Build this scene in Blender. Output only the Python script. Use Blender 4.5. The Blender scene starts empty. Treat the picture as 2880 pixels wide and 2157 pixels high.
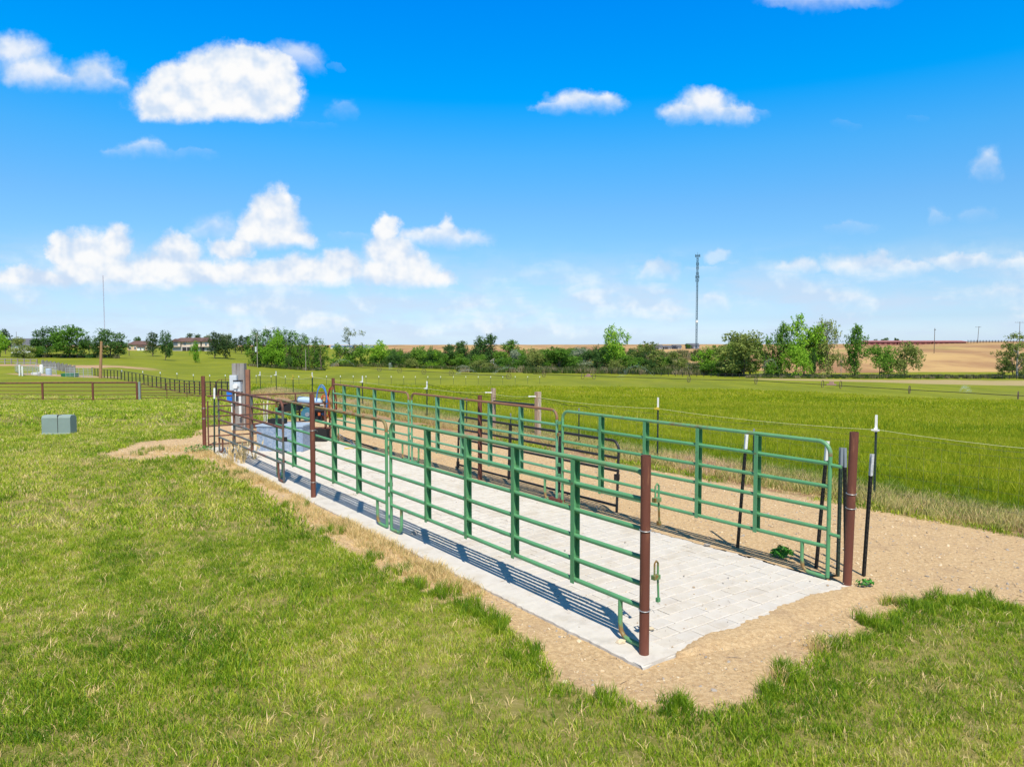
import bpy, math, random
import numpy as np
from mathutils import Vector, Matrix
random.seed(7); rng = np.random.default_rng(7)
SC = bpy.context.scene
COL = SC.collection

# ------------------------------------------------------------------ camera
CAM_H = 2.5; FPX = 2000.0; CX = 1440.0; CY = 1078.5; PITCH = math.atan(108.5 / FPX)
cam = bpy.data.cameras.new('camera'); cam_o = bpy.data.objects.new('camera', cam); COL.objects.link(cam_o)
cam.sensor_width = 36; cam.lens = 25.0; cam.clip_end = 9000; cam.clip_start = 0.05
cam_o.location = (0, 0, CAM_H); cam_o.rotation_euler = (math.pi / 2 - PITCH, 0, 0)
SC.camera = cam_o
SC.render.engine = 'CYCLES'
SC.cycles.max_bounces = 5; SC.cycles.diffuse_bounces = 2; SC.cycles.glossy_bounces = 2; SC.cycles.transparent_max_bounces = 16
SC.view_settings.view_transform = 'Standard'; SC.view_settings.look = 'None'
SC.view_settings.exposure = 0.25; SC.view_settings.gamma = 1.0; SC.view_settings.use_curve_mapping = False

# ------------------------------------------------------------------ world
SUN_EL = math.radians(57.5); SUN_V = Vector((0.18, -0.983, 0)).normalized()
world = bpy.data.worlds.new("World"); SC.world = world; world.use_nodes = True
wt = world.node_tree; wl = wt.links
def wn(tp, **kw):
    n = wt.nodes.new(tp)
    for k, v in kw.items(): setattr(n, k, v)
    return n
def wmath(op, a, b=None, c=None, clamp=False):
    n = wn('ShaderNodeMath', operation=op, use_clamp=clamp)
    for i, q in enumerate((a, b, c)):
        if q is None: continue
        if isinstance(q, (int, float)): n.inputs[i].default_value = q
        else: wl.new(q, n.inputs[i])
    return n.outputs[0]
sky = wn('ShaderNodeTexSky', sky_type='NISHITA', sun_disc=False)
sky.sun_elevation = SUN_EL; sky.sun_rotation = math.atan2(SUN_V.x, SUN_V.y)
tc = wn('ShaderNodeTexCoord'); sep = wn('ShaderNodeSeparateXYZ'); wl.new(tc.outputs['Generated'], sep.inputs[0])
X, Y, Z = sep.outputs
ramp = wn('ShaderNodeValToRGB'); wl.new(Z, ramp.inputs[0])
TS = [(0.0, (1.85, 2.3, 3.1)), (.018, (1.4, 1.75, 2.5)), (.035, (1.05, 1.38, 2.0)), (.065, (.95, 1.22, 1.65)), (.109, (.72, 1.15, 1.50)),
      (.182, (.58, 1.18, 1.62)), (.25, (.33, 1.28, 1.85)), (.318, (.0, 1.30, 2.15)), (.436, (.0, 1.20, 2.5)), (.53, (.06, .46, .85)), (1.0, (.16, .22, .30))]
cr = ramp.color_ramp
while len(cr.elements) < len(TS): cr.elements.new(0.5)
for e, (p, c) in zip(cr.elements, TS): e.position = p; e.color = (c[0] / 4, c[1] / 4, c[2] / 4, 1)
tint = wn('ShaderNodeVectorMath', operation='MULTIPLY'); wl.new(sky.outputs[0], tint.inputs[0]); wl.new(ramp.outputs[0], tint.inputs[1])
tint2 = wn('ShaderNodeVectorMath', operation='SCALE'); wl.new(tint.outputs[0], tint2.inputs[0]); tint2.inputs[3].default_value = 4.0
# clouds in gnomonic sky coordinates u = x/y, v = z/y
yy = wmath('MAXIMUM', Y, 0.08)
u = wmath('DIVIDE', X, yy); v = wmath('DIVIDE', Z, yy)
uv = wn('ShaderNodeCombineXYZ'); wl.new(u, uv.inputs[0]); wl.new(v, uv.inputs[1])
def noise(scale, detail=6, rough=.6, sc=(1, 1, 1), src=None):
    m = wn('ShaderNodeVectorMath', operation='MULTIPLY'); wl.new(src or uv.outputs[0], m.inputs[0]); m.inputs[1].default_value = sc
    n = wn('ShaderNodeTexNoise'); n.inputs['Scale'].default_value = scale; n.inputs['Detail'].default_value = detail; n.inputs['Roughness'].default_value = rough
    wl.new(m.outputs[0], n.inputs['Vector']); return n
n1 = noise(24, 6, .62)
w1 = wn('ShaderNodeVectorMath', operation='SUBTRACT'); wl.new(n1.outputs['Color'], w1.inputs[0]); w1.inputs[1].default_value = (.5, .5, .5)
w2 = wn('ShaderNodeVectorMath', operation='MULTIPLY'); wl.new(w1.outputs[0], w2.inputs[0]); w2.inputs[1].default_value = (.044, .040, 0)
P = wn('ShaderNodeVectorMath', operation='ADD'); wl.new(uv.outputs[0], P.inputs[0]); wl.new(w2.outputs[0], P.inputs[1])
Psep = wn('ShaderNodeSeparateXYZ'); wl.new(P.outputs[0], Psep.inputs[0])
nfine = noise(70, 3, .6).outputs['Fac']
cp, sp = math.cos(PITCH), math.sin(PITCH)
def sk(x, y):
    a = (x - CX) / FPX; b = (CY - y) / FPX
    ry = cp + b * sp; return a / ry, (-sp + b * cp) / ry
CLOUDS = [  # blobs (px, py, rx, ry) in the photograph's pixels -> directions ; base row ; softness ; opacity
 ([(600,285,205,75),(480,235,55,50),(560,225,80,70),(640,205,80,75),(690,168,58,45),(755,205,75,60),(785,270,60,70),(455,290,65,70)], 348, .30, 1.0),
 ([(820,165,90,38),(870,190,45,34),(760,175,80,40)], 215, .8, .62),
 ([(35,140,85,50),(95,205,95,48),(165,225,60,34),(262,212,72,48),(310,240,50,26)], 264, .8, .86),
 ([(404,423,60,34),(345,438,50,18)], 450, .9, .75), ([(530,438,72,17)], 455, 1.0, .45),
 ([(1620,285,75,34),(1700,292,60,28),(1560,305,55,20)], 325, .7, .92),
 ([(1985,290,72,42),(1930,320,70,32),(2050,320,70,32)], 358, .75, .94), ([(2110,318,60,18)], 345, 1.1, .4),
 ([(2319,-5,165,28),(2300,20,50,18)], 40, .9, .7), ([(2775,462,48,48)], 520, 1.1, .7),
 ([(965,315,40,28)], 345, 1.2, .4), ([(950,195,20,14)], 215, 1.2, .4), ([(880,355,60,14)], 370, 1.2, .25),
 ([(2380,352,40,14)], 370, 1.2, .4), ([(2590,335,30,10)], 350, 1.2, .25),
 ([(332,685,50,50),(250,715,90,62),(170,705,40,42),(280,775,150,62),(60,785,80,45),(140,790,80,40)], 820, .40, .97),
 ([(770,590,62,58),(765,645,95,55),(700,668,50,28),(840,680,50,28)], 705, .35, .99),
 ([(500,700,68,44),(470,755,110,55),(590,780,190,50),(650,700,60,34)], 820, .42, .97),
 ([(600,650,72,44)], 700, .9, .55),
 ([(830,770,170,50),(960,740,60,44),(1085,640,36,38),(1095,700,70,48),(1120,760,120,48),(1215,782,60,34)], 820, .42, .97),
 ([(1240,668,130,32),(1258,640,24,30),(1160,672,60,28)], 705, .6, .85), ([(985,662,60,16)], 685, 1.0, .4),
 ([(390,735,36,34)], 790, .8, .6),
 ([(1850,765,65,34)], 800, .7, .72), ([(1985,760,60,16),(2020,722,40,18)], 785, .9, .5), ([(1540,755,75,26)], 790, 1.0, .45),
 ([(1650,815,80,30)], 850, .8, .6), ([(2240,750,70,32)], 790, .7, .75), ([(2430,745,130,40),(2540,760,100,30)], 795, .7, .8),
 ([(2700,735,120,26),(2860,750,80,40)], 790, .8, .8), ([(2390,640,75,20)], 670, 1.1, .4), ([(2640,612,30,30)], 650, 1.1, .4),
 ([(2750,610,60,26)], 650, 1.2, .3), ([(1895,862,70,24),(2000,850,50,34)], 890, .8, .6), ([(2150,865,50,16)], 885, 1.0, .5),
 ([(2420,845,50,40)], 900, .9, .5), ([(2830,830,100,40)], 870, .9, .65), ([(1570,905,60,24)], 930, .9, .5), ([(1750,895,80,24)], 925, 1.0, .5),
 ([(890,905,40,16),(950,905,26,18)], 925, 1.0, .45), ([(710,880,70,34)], 915, 1.0, .45), ([(1390,830,90,30)], 870, 1.1, .35), ([(1320,900,120,18)], 925, 1.1, .35),
]
front = wn('ShaderNodeMapRange'); wl.new(Y, front.inputs[0]); front.inputs[1].default_value = .1; front.inputs[2].default_value = .25
# low hazy stratocumulus all round the horizon and scattered puffs outside the measured part of the sky
dvec = tc.outputs['Generated']
nlow = noise(6.0, 6, .6, (1, 1, 3.6), dvec).outputs['Fac']
lowm = wn('ShaderNodeMapRange', interpolation_type='SMOOTHSTEP'); wl.new(nlow, lowm.inputs[0]); lowm.inputs[1].default_value = .36; lowm.inputs[2].default_value = .62; lowm.inputs[4].default_value = .72
band = wn('ShaderNodeMapRange', interpolation_type='SMOOTHSTEP'); wl.new(Z, band.inputs[0]); band.inputs[1].default_value = .15; band.inputs[2].default_value = .055
low = wmath('MULTIPLY', lowm.outputs[0], band.outputs[0])
npf = noise(2.6, 4, .6, (1, 1, 2.6), dvec).outputs['Fac']
pfm = wn('ShaderNodeMapRange', interpolation_type='SMOOTHSTEP'); wl.new(npf, pfm.inputs[0]); pfm.inputs[1].default_value = .60; pfm.inputs[2].default_value = .70
outf = wn('ShaderNodeMapRange'); wl.new(wmath('SUBTRACT', Y, Z), outf.inputs[0]); outf.inputs[1].default_value = .42; outf.inputs[2].default_value = .25
puff = wmath('MULTIPLY', pfm.outputs[0], outf.outputs[0])
bgscale = wn('ShaderNodeVectorMath', operation='SCALE'); wl.new(tint2.outputs[0], bgscale.inputs[0]); bgscale.inputs[3].default_value = .1
BGS = .092
def finish(alpha, sh):
    cc = wn('ShaderNodeMix', data_type='RGBA'); cc.inputs[6].default_value = (.56, .68, .85, 1); cc.inputs[7].default_value = (.90, .90, .90, 1)
    if isinstance(sh, float): cc.inputs[0].default_value = sh
    else: wl.new(sh, cc.inputs[0])
    mixn = wn('ShaderNodeMix', data_type='RGBA'); wl.new(alpha, mixn.inputs[0])
    wl.new(bgscale.outputs[0], mixn.inputs[6]); wl.new(cc.outputs[2], mixn.inputs[7])
    un = wn('ShaderNodeVectorMath', operation='SCALE'); wl.new(mixn.outputs[2], un.inputs[0]); un.inputs[3].default_value = 10.0
    b_ = wn('ShaderNodeBackground'); wl.new(un.outputs[0], b_.inputs[0]); b_.inputs[1].default_value = BGS; return b_.outputs[0]
def build(clouds):
    acc = None; fmax = None
    for blobs, base, soft, op in clouds:
        mn = None
        for (x, y, rx, ry) in blobs:
            cu, cv = sk(x, y); s_ = (FPX / rx, FPX / ry)
            m = wn('ShaderNodeVectorMath', operation='MULTIPLY_ADD'); wl.new(P.outputs[0], m.inputs[0])
            m.inputs[1].default_value = (s_[0], s_[1], 0); m.inputs[2].default_value = (-cu * s_[0], -cv * s_[1], 0)
            L = wn('ShaderNodeVectorMath', operation='LENGTH'); wl.new(m.outputs[0], L.inputs[0]); L = L.outputs['Value']
            mn = L if mn is None else wmath('SMOOTH_MIN', mn, L, .35)
        f = wmath('SUBTRACT', 1.24, mn)
        bv = sk(CX, base)[1]; k = 1 / (.02 + .025 * soft)
        f = wmath('MINIMUM', f, wmath('MULTIPLY_ADD', vmid, k, -bv * k))
        mr = wn('ShaderNodeMapRange', interpolation_type='SMOOTHSTEP'); wl.new(wmath('ADD', f, nf2), mr.inputs[0]); mr.inputs[1].default_value = -.05
        mr.inputs[2].default_value = .22 + soft * .85; mr.inputs[3].default_value = 0; mr.inputs[4].default_value = op
        a = mr.outputs[0]
        acc = a if acc is None else wmath('MAXIMUM', acc, a); fmax = f if fmax is None else wmath('MAXIMUM', fmax, f)
    acc = wmath('MULTIPLY', acc, front.outputs[0])
    shade = wn('ShaderNodeMapRange', interpolation_type='SMOOTHSTEP'); wl.new(wmath('MULTIPLY_ADD', relief_shade, 1.9, wmath('MULTIPLY_ADD', fmax, .32, .22)), shade.inputs[0])
    shade.inputs[1].default_value = .0; shade.inputs[2].default_value = .72
    return finish(wmath('MAXIMUM', acc, low), shade.outputs[0])
rl_ = wn('ShaderNodeVectorMath', operation='ADD'); wl.new(uv.outputs[0], rl_.inputs[0]); rl_.inputs[1].default_value = (.006, .016, 0)
relief_shade = wmath('SUBTRACT', noise(21, 3, .55).outputs['Fac'], noise(21, 3, .55, (1, 1, 1), rl_.outputs[0]).outputs['Fac'])  # shading painted into the cloud colour: noise slope lightens tops, greys undersides
vmid = wmath('MULTIPLY_ADD', Psep.outputs[1], .5, wmath('MULTIPLY', v, .5)); nf2 = wmath('MULTIPLY_ADD', nfine, .35, -.175)
Lc = [c for c in CLOUDS if c[0][0][0] < 1500]; Rc = [c for c in CLOUDS if c[0][0][0] > 1180]
shL, shR, shO = build(Lc), build(Rc), finish(wmath('MAXIMUM', low, puff), .8)
def mixs(fac, a, b):
    n = wn('ShaderNodeMixShader'); wl.new(fac, n.inputs[0]); wl.new(a, n.inputs[1]); wl.new(b, n.inputs[2]); return n.outputs[0]
lr = mixs(wmath('GREATER_THAN', u, -.04), shL, shR)
inview = wmath('MULTIPLY', wmath('MULTIPLY', wmath('GREATER_THAN', Y, .1), wmath('LESS_THAN', v, .56)), wmath('GREATER_THAN', v, .0))
wl.new(mixs(inview, shO, lr), wt.nodes['World Output'].inputs['Surface']); wt.nodes.remove(wt.nodes['Background'])
world.cycles.sampling_method = 'NONE'

sun = bpy.data.lights.new('sun', 'SUN'); sun_o = bpy.data.objects.new('sun', sun); COL.objects.link(sun_o)
sun.energy = 5.0; sun.angle = math.radians(.5); sun.color = (1, .93, .80)
sd = Vector((SUN_V.x * math.cos(SUN_EL), SUN_V.y * math.cos(SUN_EL), math.sin(SUN_EL)))
sun_o.rotation_euler = (-sd).to_track_quat('-Z', 'Y').to_euler()

# ------------------------------------------------------------------ pixel helpers (measure where things stand)
def ray(x, y):
    b = (CY - y) / FPX; return ((x - CX) / FPX, cp + b * sp, -sp + b * cp)
def dpos(px, D):                      # ground x for a column at distance D
    return (px - CX) / FPX * D
O = (1.0014704501381957, 5.436280902777778)
DX, DY = (-0.585073121878953, 0.8109805435735286); NX, NY = DY, -DX
PAD_ROT = math.atan2(DY, DX)
def W(s, t, z=0): return (O[0] + DX * s + NX * t, O[1] + DY * s + NY * t, z)
def ST(x, y): a, b = x - O[0], y - O[1]; return a * DX + b * DY, a * NX + b * NY

# ------------------------------------------------------------------ terrain height
TAB = {
 -600: [(0,0),(20,0),(55,-1.7),(110,-2.2),(250,-1.6),(400,-1),(1000,0),(3500,0)],
 0:    [(0,0),(20,0),(55,-1.7),(110,-2.2),(250,-1.6),(400,-1),(1000,0),(3500,0)],
 300:  [(0,0),(20,0),(55,-1.75),(120,-2.8),(250,-2.0),(400,-.9),(1000,0),(3500,0)],
 600:  [(0,0),(28,0),(45,-.9),(60,-1.9),(100,-4.0),(150,-4.6),(250,-4.4),(330,-2.2),(400,-1),(1000,0),(3500,0)],
 900:  [(0,0),(32,0),(60,-2),(100,-4.0),(150,-5.4),(250,-6.4),(330,-6.6),(450,-5),(600,-.5),(1000,1),(3500,1)],
 1440: [(0,0),(20,0),(35,-1),(60,-2.6),(100,-4.6),(150,-6),(214,-7.1),(300,-8),(450,-5),(700,-.5),(1000,1),(3500,3)],
 2000: [(0,0),(14,0),(35,-1.6),(60,-3.2),(100,-5.0),(150,-6.4),(175,-6.9),(240,-7.9),(300,-5.6),(420,-1),(600,0),(800,1.6),(3500,5)],
 2880: [(0,0),(10,0),(35,-2),(60,-4),(100,-6.3),(136,-7.8),(200,-8.6),(238,-8.0),(262,-6.3),(320,-1),(400,2.3),(480,4.2),(700,5),(3500,6)],
 3500: [(0,0),(10,0),(35,-2),(60,-4),(100,-6.3),(136,-7.8),(200,-8.6),(238,-8.0),(262,-6.3),(320,-1),(400,2.3),(480,4.2),(700,5),(3500,6)],
}
KEYS = sorted(TAB)
def smoothstep(a, b, x):
    q = np.clip((x - a) / (b - a), 0, 1); return q * q * (3 - 2 * q)
def terrain(x, y):
    x = np.asarray(x, float); y = np.asarray(y, float)
    D = np.maximum(y, 0.01); px = np.clip(CX + FPX * x / D, KEYS[0], KEYS[-1])
    prof = [np.interp(D, [a for a, b in TAB[k]], [b for a, b in TAB[k]]) for k in KEYS]
    z = np.zeros_like(px)
    for i in range(len(KEYS) - 1):
        k0, k1 = KEYS[i], KEYS[i + 1]; q = np.clip((px - k0) / (k1 - k0), 0, 1); q = q * q * (3 - 2 * q)
        m = (px >= k0) & (px <= k1); z = np.where(m, prof[i] * (1 - q) + prof[i + 1] * q, z)
    s, t = (x - O[0]) * DX + (y - O[1]) * DY, (x - O[0]) * NX + (y - O[1]) * NY
    near_w = np.maximum(smoothstep(8, 12, t), smoothstep(790, 600, px) * smoothstep(23, 33, D))
    near_w = np.maximum(near_w, smoothstep(50, 60, D))
    z = z * near_w
    und = .25 * np.sin(x * .045 + 1) * np.sin(y * .06) * smoothstep(60, 140, D) + .9 * np.sin(x * .013 + 2) * np.sin(y * .011 + 1) * smoothstep(340, 600, D)
    lawn = .018 * (np.sin(x * 1.3 + .5 * y) + np.sin(y * 1.7 - x * .6 + 1)) * smoothstep(.6, 2.5, np.maximum(-t, -s)) * smoothstep(60, 40, D)
    return z + und + lawn - .03
def tz(x, y): return float(terrain(np.array([x]), np.array([y]))[0])
def hit(px, py, zoff=0.0, d0=3, d1=900):
    r = ray(px, py); ys = np.geomspace(d0, d1, 4000); xs = r[0] / r[1] * ys; zs = CAM_H + r[2] / r[1] * ys - zoff
    below = zs <= terrain(xs, ys)
    i = int(np.argmax(below)) if below.any() else len(ys) - 1
    return float(xs[i]), float(ys[i]), float(terrain(xs[i:i+1], ys[i:i+1])[0])
def zrow(py, D):                       # height of a row at distance D
    r = ray(CX, py); return CAM_H + r[2] / r[1] * D

# ------------------------------------------------------------------ materials
MATS = {}
def mat(name, col, rough=.6, metal=0, var=.12, scale=8, col2=None, c2scale=6, c2lo=.5, c2hi=.6, bump=0, bscale=30, spec=.4, trans=0, detail=6, zs=1.0, wst=None):
    if name in MATS: return MATS[name]
    m = bpy.data.materials.new(name); m.use_nodes = True; nt = m.node_tree; L = nt.links; b = nt.nodes['Principled BSDF']
    b.inputs['Roughness'].default_value = rough; b.inputs['Metallic'].default_value = metal; b.inputs['Specular IOR Level'].default_value = spec
    tcn_ = nt.nodes.new('ShaderNodeTexCoord'); tcn = nt.nodes.new('ShaderNodeMapping'); tcn.inputs['Scale'].default_value = (1, 1, zs); L.new(tcn_.outputs['Object'], tcn.inputs['Vector'])
    n = nt.nodes.new('ShaderNodeTexNoise'); n.inputs['Scale'].default_value = scale; n.inputs['Detail'].default_value = detail; L.new(tcn.outputs[0], n.inputs['Vector'])
    mx = nt.nodes.new('ShaderNodeMix'); mx.data_type = 'RGBA'; L.new(n.outputs['Fac'], mx.inputs[0])
    mx.inputs[6].default_value = tuple(c * (1 - var * 2) for c in col) + (1,); mx.inputs[7].default_value = tuple(min(1, c * (1 + var * 2)) for c in col) + (1,)
    out = mx.outputs[2]
    if col2:
        n2 = nt.nodes.new('ShaderNodeTexNoise'); n2.inputs['Scale'].default_value = c2scale; n2.inputs['Detail'].default_value = 8; n2.inputs['Roughness'].default_value = .65; L.new(tcn.outputs[0], n2.inputs['Vector'])
        mr = nt.nodes.new('ShaderNodeMapRange'); mr.interpolation_type = 'SMOOTHSTEP'; L.new(n2.outputs['Fac'], mr.inputs[0]); mr.inputs[1].default_value = c2lo; mr.inputs[2].default_value = c2hi
        m2 = nt.nodes.new('ShaderNodeMix'); m2.data_type = 'RGBA'; L.new(mr.outputs[0], m2.inputs[0]); L.new(out, m2.inputs[6]); m2.inputs[7].default_value = tuple(col2) + (1,)
        out = m2.outputs[2]
    if wst:                                    # dust and stains that run across neighbouring pieces
        gp = nt.nodes.new('ShaderNodeNewGeometry')
        for sc_, lo, hi, amt, cl in wst:
            n4 = nt.nodes.new('ShaderNodeTexNoise'); n4.inputs['Scale'].default_value = sc_; n4.inputs['Detail'].default_value = 9; n4.inputs['Roughness'].default_value = .68; L.new(gp.outputs['Position'], n4.inputs['Vector'])
            r4 = nt.nodes.new('ShaderNodeMapRange'); r4.interpolation_type = 'SMOOTHSTEP'; L.new(n4.outputs['Fac'], r4.inputs[0]); r4.inputs[1].default_value = lo; r4.inputs[2].default_value = hi; r4.inputs[4].default_value = amt
            m4 = nt.nodes.new('ShaderNodeMix'); m4.data_type = 'RGBA'; L.new(r4.outputs[0], m4.inputs[0]); L.new(out, m4.inputs[6]); m4.inputs[7].default_value = tuple(cl) + (1,); out = m4.outputs[2]
    L.new(out, b.inputs['Base Color'])
    if bump:
        n3 = nt.nodes.new('ShaderNodeTexNoise'); n3.inputs['Scale'].default_value = bscale; n3.inputs['Detail'].default_value = 6; L.new(tcn.outputs[0], n3.inputs['Vector'])
        bp = nt.nodes.new('ShaderNodeBump'); bp.inputs['Strength'].default_value = bump; bp.inputs['Distance'].default_value = .01; L.new(n3.outputs['Fac'], bp.inputs['Height']); L.new(bp.outputs[0], b.inputs['Normal'])
    MATS[name] = m; return m
GREEN = (.105, .30, .135); RUST = (.145, .046, .028)
m_green = mat('green_paint', GREEN, .42, var=.16, scale=3, col2=(.13, .14, .07), c2scale=13, c2lo=.57, c2hi=.74, bump=.06)
m_green_rust = mat('green_paint_rusting', GREEN, .5, var=.1, scale=3, col2=(.22, .12, .035), c2scale=3.2, c2lo=.46, c2hi=.58, bump=.1)
m_mustard = mat('worn_mustard_rail', (.22, .20, .08), .55, var=.15, scale=5, col2=(.24, .10, .03), c2scale=4, c2lo=.45, c2hi=.6)
m_toprust = mat('rusty_top_rail', (.25, .12, .06), .6, var=.15, scale=5, col2=(.10, .17, .08), c2scale=3, c2lo=.52, c2hi=.6)
m_rust = mat('rusted_pipe', RUST, .65, var=.15, scale=12, col2=(.22, .085, .045), c2scale=22, c2lo=.54, c2hi=.68, bump=.25, bscale=60, zs=.15)
m_rust2 = mat('brown_rust', (.16, .062, .04), .7, var=.2, scale=9, col2=(.09, .045, .035), c2scale=5, c2lo=.45, c2hi=.6)
m_grey_rust = mat('grey_paint_rusting', (.10, .115, .11), .5, var=.15, scale=4, col2=(.17, .075, .045), c2scale=2.2, c2lo=.46, c2hi=.56)
m_dark = mat('black_steel', (.022, .021, .022), .45, var=.2, scale=5, col2=(.06, .03, .03), c2scale=6, c2lo=.55, c2hi=.7)
m_tpost = mat('dark_green_post', (.025, .045, .035), .5, var=.2)
m_tblack = mat('black_post', (.012, .012, .013), .5, var=.2)
m_white = mat('white_cap', (.75, .75, .72), .5, var=.05, col2=(.35, .33, .3), c2scale=25, c2lo=.6, c2hi=.7)
m_grycap = mat('grey_cap', (.22, .25, .28), .5, var=.1)
m_wire = mat('galvanised_wire', (.35, .35, .34), .45, metal=.5)
m_twine = mat('pale_twine', (.62, .58, .5), .8)
m_rope = mat('white_polywire', (.6, .6, .35), .6)
m_thin = mat('dull_wire', (.10, .095, .09), .6)
m_wood = mat('treated_timber', (.36, .24, .16), .8, var=.2, scale=6, col2=(.50, .40, .30), c2scale=9, bump=.3, bscale=25, zs=.1)
m_greywood = mat('weathered_grey_timber', (.27, .25, .235), .85, var=.25, scale=9, col2=(.15, .12, .10), c2scale=14, c2lo=.5, c2hi=.62, bump=.5, bscale=25, zs=.08)
m_redwood = mat('reddish_timber', (.28, .13, .08), .8, var=.2, scale=6, bump=.2)
m_pole = mat('pole_timber', (.34, .19, .09), .8, var=.2, scale=4, bump=.3)
m_conc = mat('pale_concrete', (.57, .53, .475), .85, var=.06, scale=7, col2=(.47, .435, .385), c2scale=3, c2lo=.5, c2hi=.72, bump=.25, bscale=120, wst=[(1.8, .5, .7, .5, (.44, .37, .28)), (9, .6, .7, .5, (.28, .23, .18))])
m_mortar = mat('sandy_joint', (.42, .35, .27), .95, var=.15, scale=20, col2=(.24, .2, .155), c2scale=9, c2lo=.5, c2hi=.7)
m_galv = mat('mottled_galvanised_sheet', (.25, .33, .46), .45, metal=.2, var=.2, scale=30, col2=(.36, .43, .54), c2scale=18, c2lo=.45, c2hi=.6)
m_boxgreen = mat('grey_green_cabinet', (.22, .285, .255), .5, var=.06, scale=3, col2=(.17, .22, .195), c2scale=2, c2lo=.5, c2hi=.8)
m_boxgreen2 = mat('grey_green_cabinet_lid', (.32, .38, .35), .45, var=.06, scale=3)
m_elec = mat('pale_grey_box', (.52, .56, .60), .4, var=.05)
m_blue = mat('bright_blue_plastic', (.02, .16, .62), .4, var=.05)
m_pvc = mat('white_pipe', (.7, .7, .68), .5, var=.04)
m_black = mat('black_rubber', (.012, .012, .012), .7)
m_tank = mat('pale_blue_tank', (.35, .47, .60), .35, var=.05)
m_teal = mat('teal_machine', (.05, .16, .22), .4)
m_orange = mat('orange_hose', (.50, .11, .03), .5)
m_bluehose = mat('blue_hose', (.06, .2, .5), .5)
m_redhose = mat('dark_red_hose', (.25, .03, .02), .5)
m_yellow = mat('yellow_plastic', (.6, .45, .05), .5)
m_alu = mat('silver_panel', (.42, .43, .45), .4, metal=.2, var=.08)
m_stone = mat('tan_stone', (.36, .29, .21), .9, var=.25, scale=3)
m_bark = mat('bark', (.12, .09, .065), .9, var=.3, scale=3)
m_palebark = mat('pale_bark', (.30, .27, .22), .9, var=.25, scale=3)

# ------------------------------------------------------------------ mesh builder
class MB:
    def __init__(s): s.v = []; s.f = []; s.smooth = False
    def add(s, vs, fs):
        k = len(s.v); s.v += [tuple(p) for p in vs]; s.f += [tuple(i + k for i in f) for f in fs]; return s
    def box(s, c, sz, rz=0, M=None):
        hx, hy, hz = sz[0] / 2, sz[1] / 2, sz[2] / 2; cs, sn = math.cos(rz), math.sin(rz); vs = []
        for z in (-hz, hz):
            for x, y in ((-hx, -hy), (hx, -hy), (hx, hy), (-hx, hy)):
                p = (c[0] + x * cs - y * sn, c[1] + x * sn + y * cs, c[2] + z); vs.append(tuple(M @ Vector(p)) if M else p)
        return s.add(vs, [(0, 3, 2, 1), (4, 5, 6, 7), (0, 1, 5, 4), (1, 2, 6, 5), (2, 3, 7, 6), (3, 0, 4, 7)])
    def bar(s, a, b, w, h=None):        # box beam from a to b
        a, b = Vector(a), Vector(b); h = h or w; d = (b - a).normalized(); up = Vector((0, 0, 1)) if abs(d.z) < .9 else Vector((0, 1, 0))
        x = d.cross(up).normalized(); y = x.cross(d); vs = []
        for p in (a, b):
            for i, j in ((-1, -1), (1, -1), (1, 1), (-1, 1)): vs.append(p + x * (w / 2 * i) + y * (h / 2 * j))
        return s.add(vs, [(0, 1, 2, 3), (7, 6, 5, 4), (0, 4, 5, 1), (1, 5, 6, 2), (2, 6, 7, 3), (3, 7, 4, 0)])
    def tube(s, pts, r, n=8, caps=True, closed=False):
        pts = [Vector(p) for p in pts]; rs = r if isinstance(r, (list, tuple)) else [r] * len(pts); m = len(pts); k = len(s.v); ref = None
        for i, p in enumerate(pts):
            if closed: d = (pts[(i + 1) % m] - pts[i - 1]).normalized()
            else: d = ((pts[min(i + 1, m - 1)] - pts[max(i - 1, 0)])).normalized()
            if ref is None:
                up = Vector((0, 0, 1)) if abs(d.z) < .9 else Vector((1, 0, 0)); ref = d.cross(up).normalized()
            else: ref = (ref - d * ref.dot(d)).normalized()
            b = d.cross(ref)
            for j in range(n):
                a = 2 * math.pi * j / n; s.v.append(tuple(p + (ref * math.cos(a) + b * math.sin(a)) * rs[i]))
        rng_ = range(m if closed else m - 1)
        for i in rng_:
            i2 = (i + 1) % m
            for j in range(n): s.f.append((k + i * n + j, k + i * n + (j + 1) % n, k + i2 * n + (j + 1) % n, k + i2 * n + j))
        if caps and not closed:
            s.f.append(tuple(k + j for j in range(n))[::-1]); s.f.append(tuple(k + (m - 1) * n + j for j in range(n)))
        s.smooth = True; return s
def mkmesh(name, mb, m, smooth=None):
    me = bpy.data.meshes.new(name); me.from_pydata(mb.v, [], mb.f); me.update()
    if m: me.materials.append(m)
    if (mb.smooth if smooth is None else smooth):
        me.polygons.foreach_set('use_smooth', [True] * len(me.polygons))
        try: me.set_sharp_from_angle(angle=math.radians(40))
        except Exception: pass
    return me
def link(name, me, parent=None):
    o = bpy.data.objects.new(name, me); COL.objects.link(o)
    if parent: o.parent = parent
    return o
def obj(name, mb, m, parent=None, smooth=None): return link(name, mkmesh(name, mb, m, smooth), parent)
def tag(o, label, cat, group=None, kind=None):
    if label: o['label'] = label
    if cat: o['category'] = cat
    if group: o['group'] = group
    if kind: o['kind'] = kind
    return o
def thing(name, label, cat, loc=(0, 0, 0), rz=0, group=None):
    o = bpy.data.objects.new(name, None); COL.objects.link(o); o.location = loc; o.rotation_euler = (0, 0, rz); o.empty_display_size = .1
    return tag(o, label, cat, group)
def copy_tree(o, parent=None):
    c = o.copy(); COL.objects.link(c); c.parent = parent
    for ch in list(o.children): copy_tree(ch, c)
    return c

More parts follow.
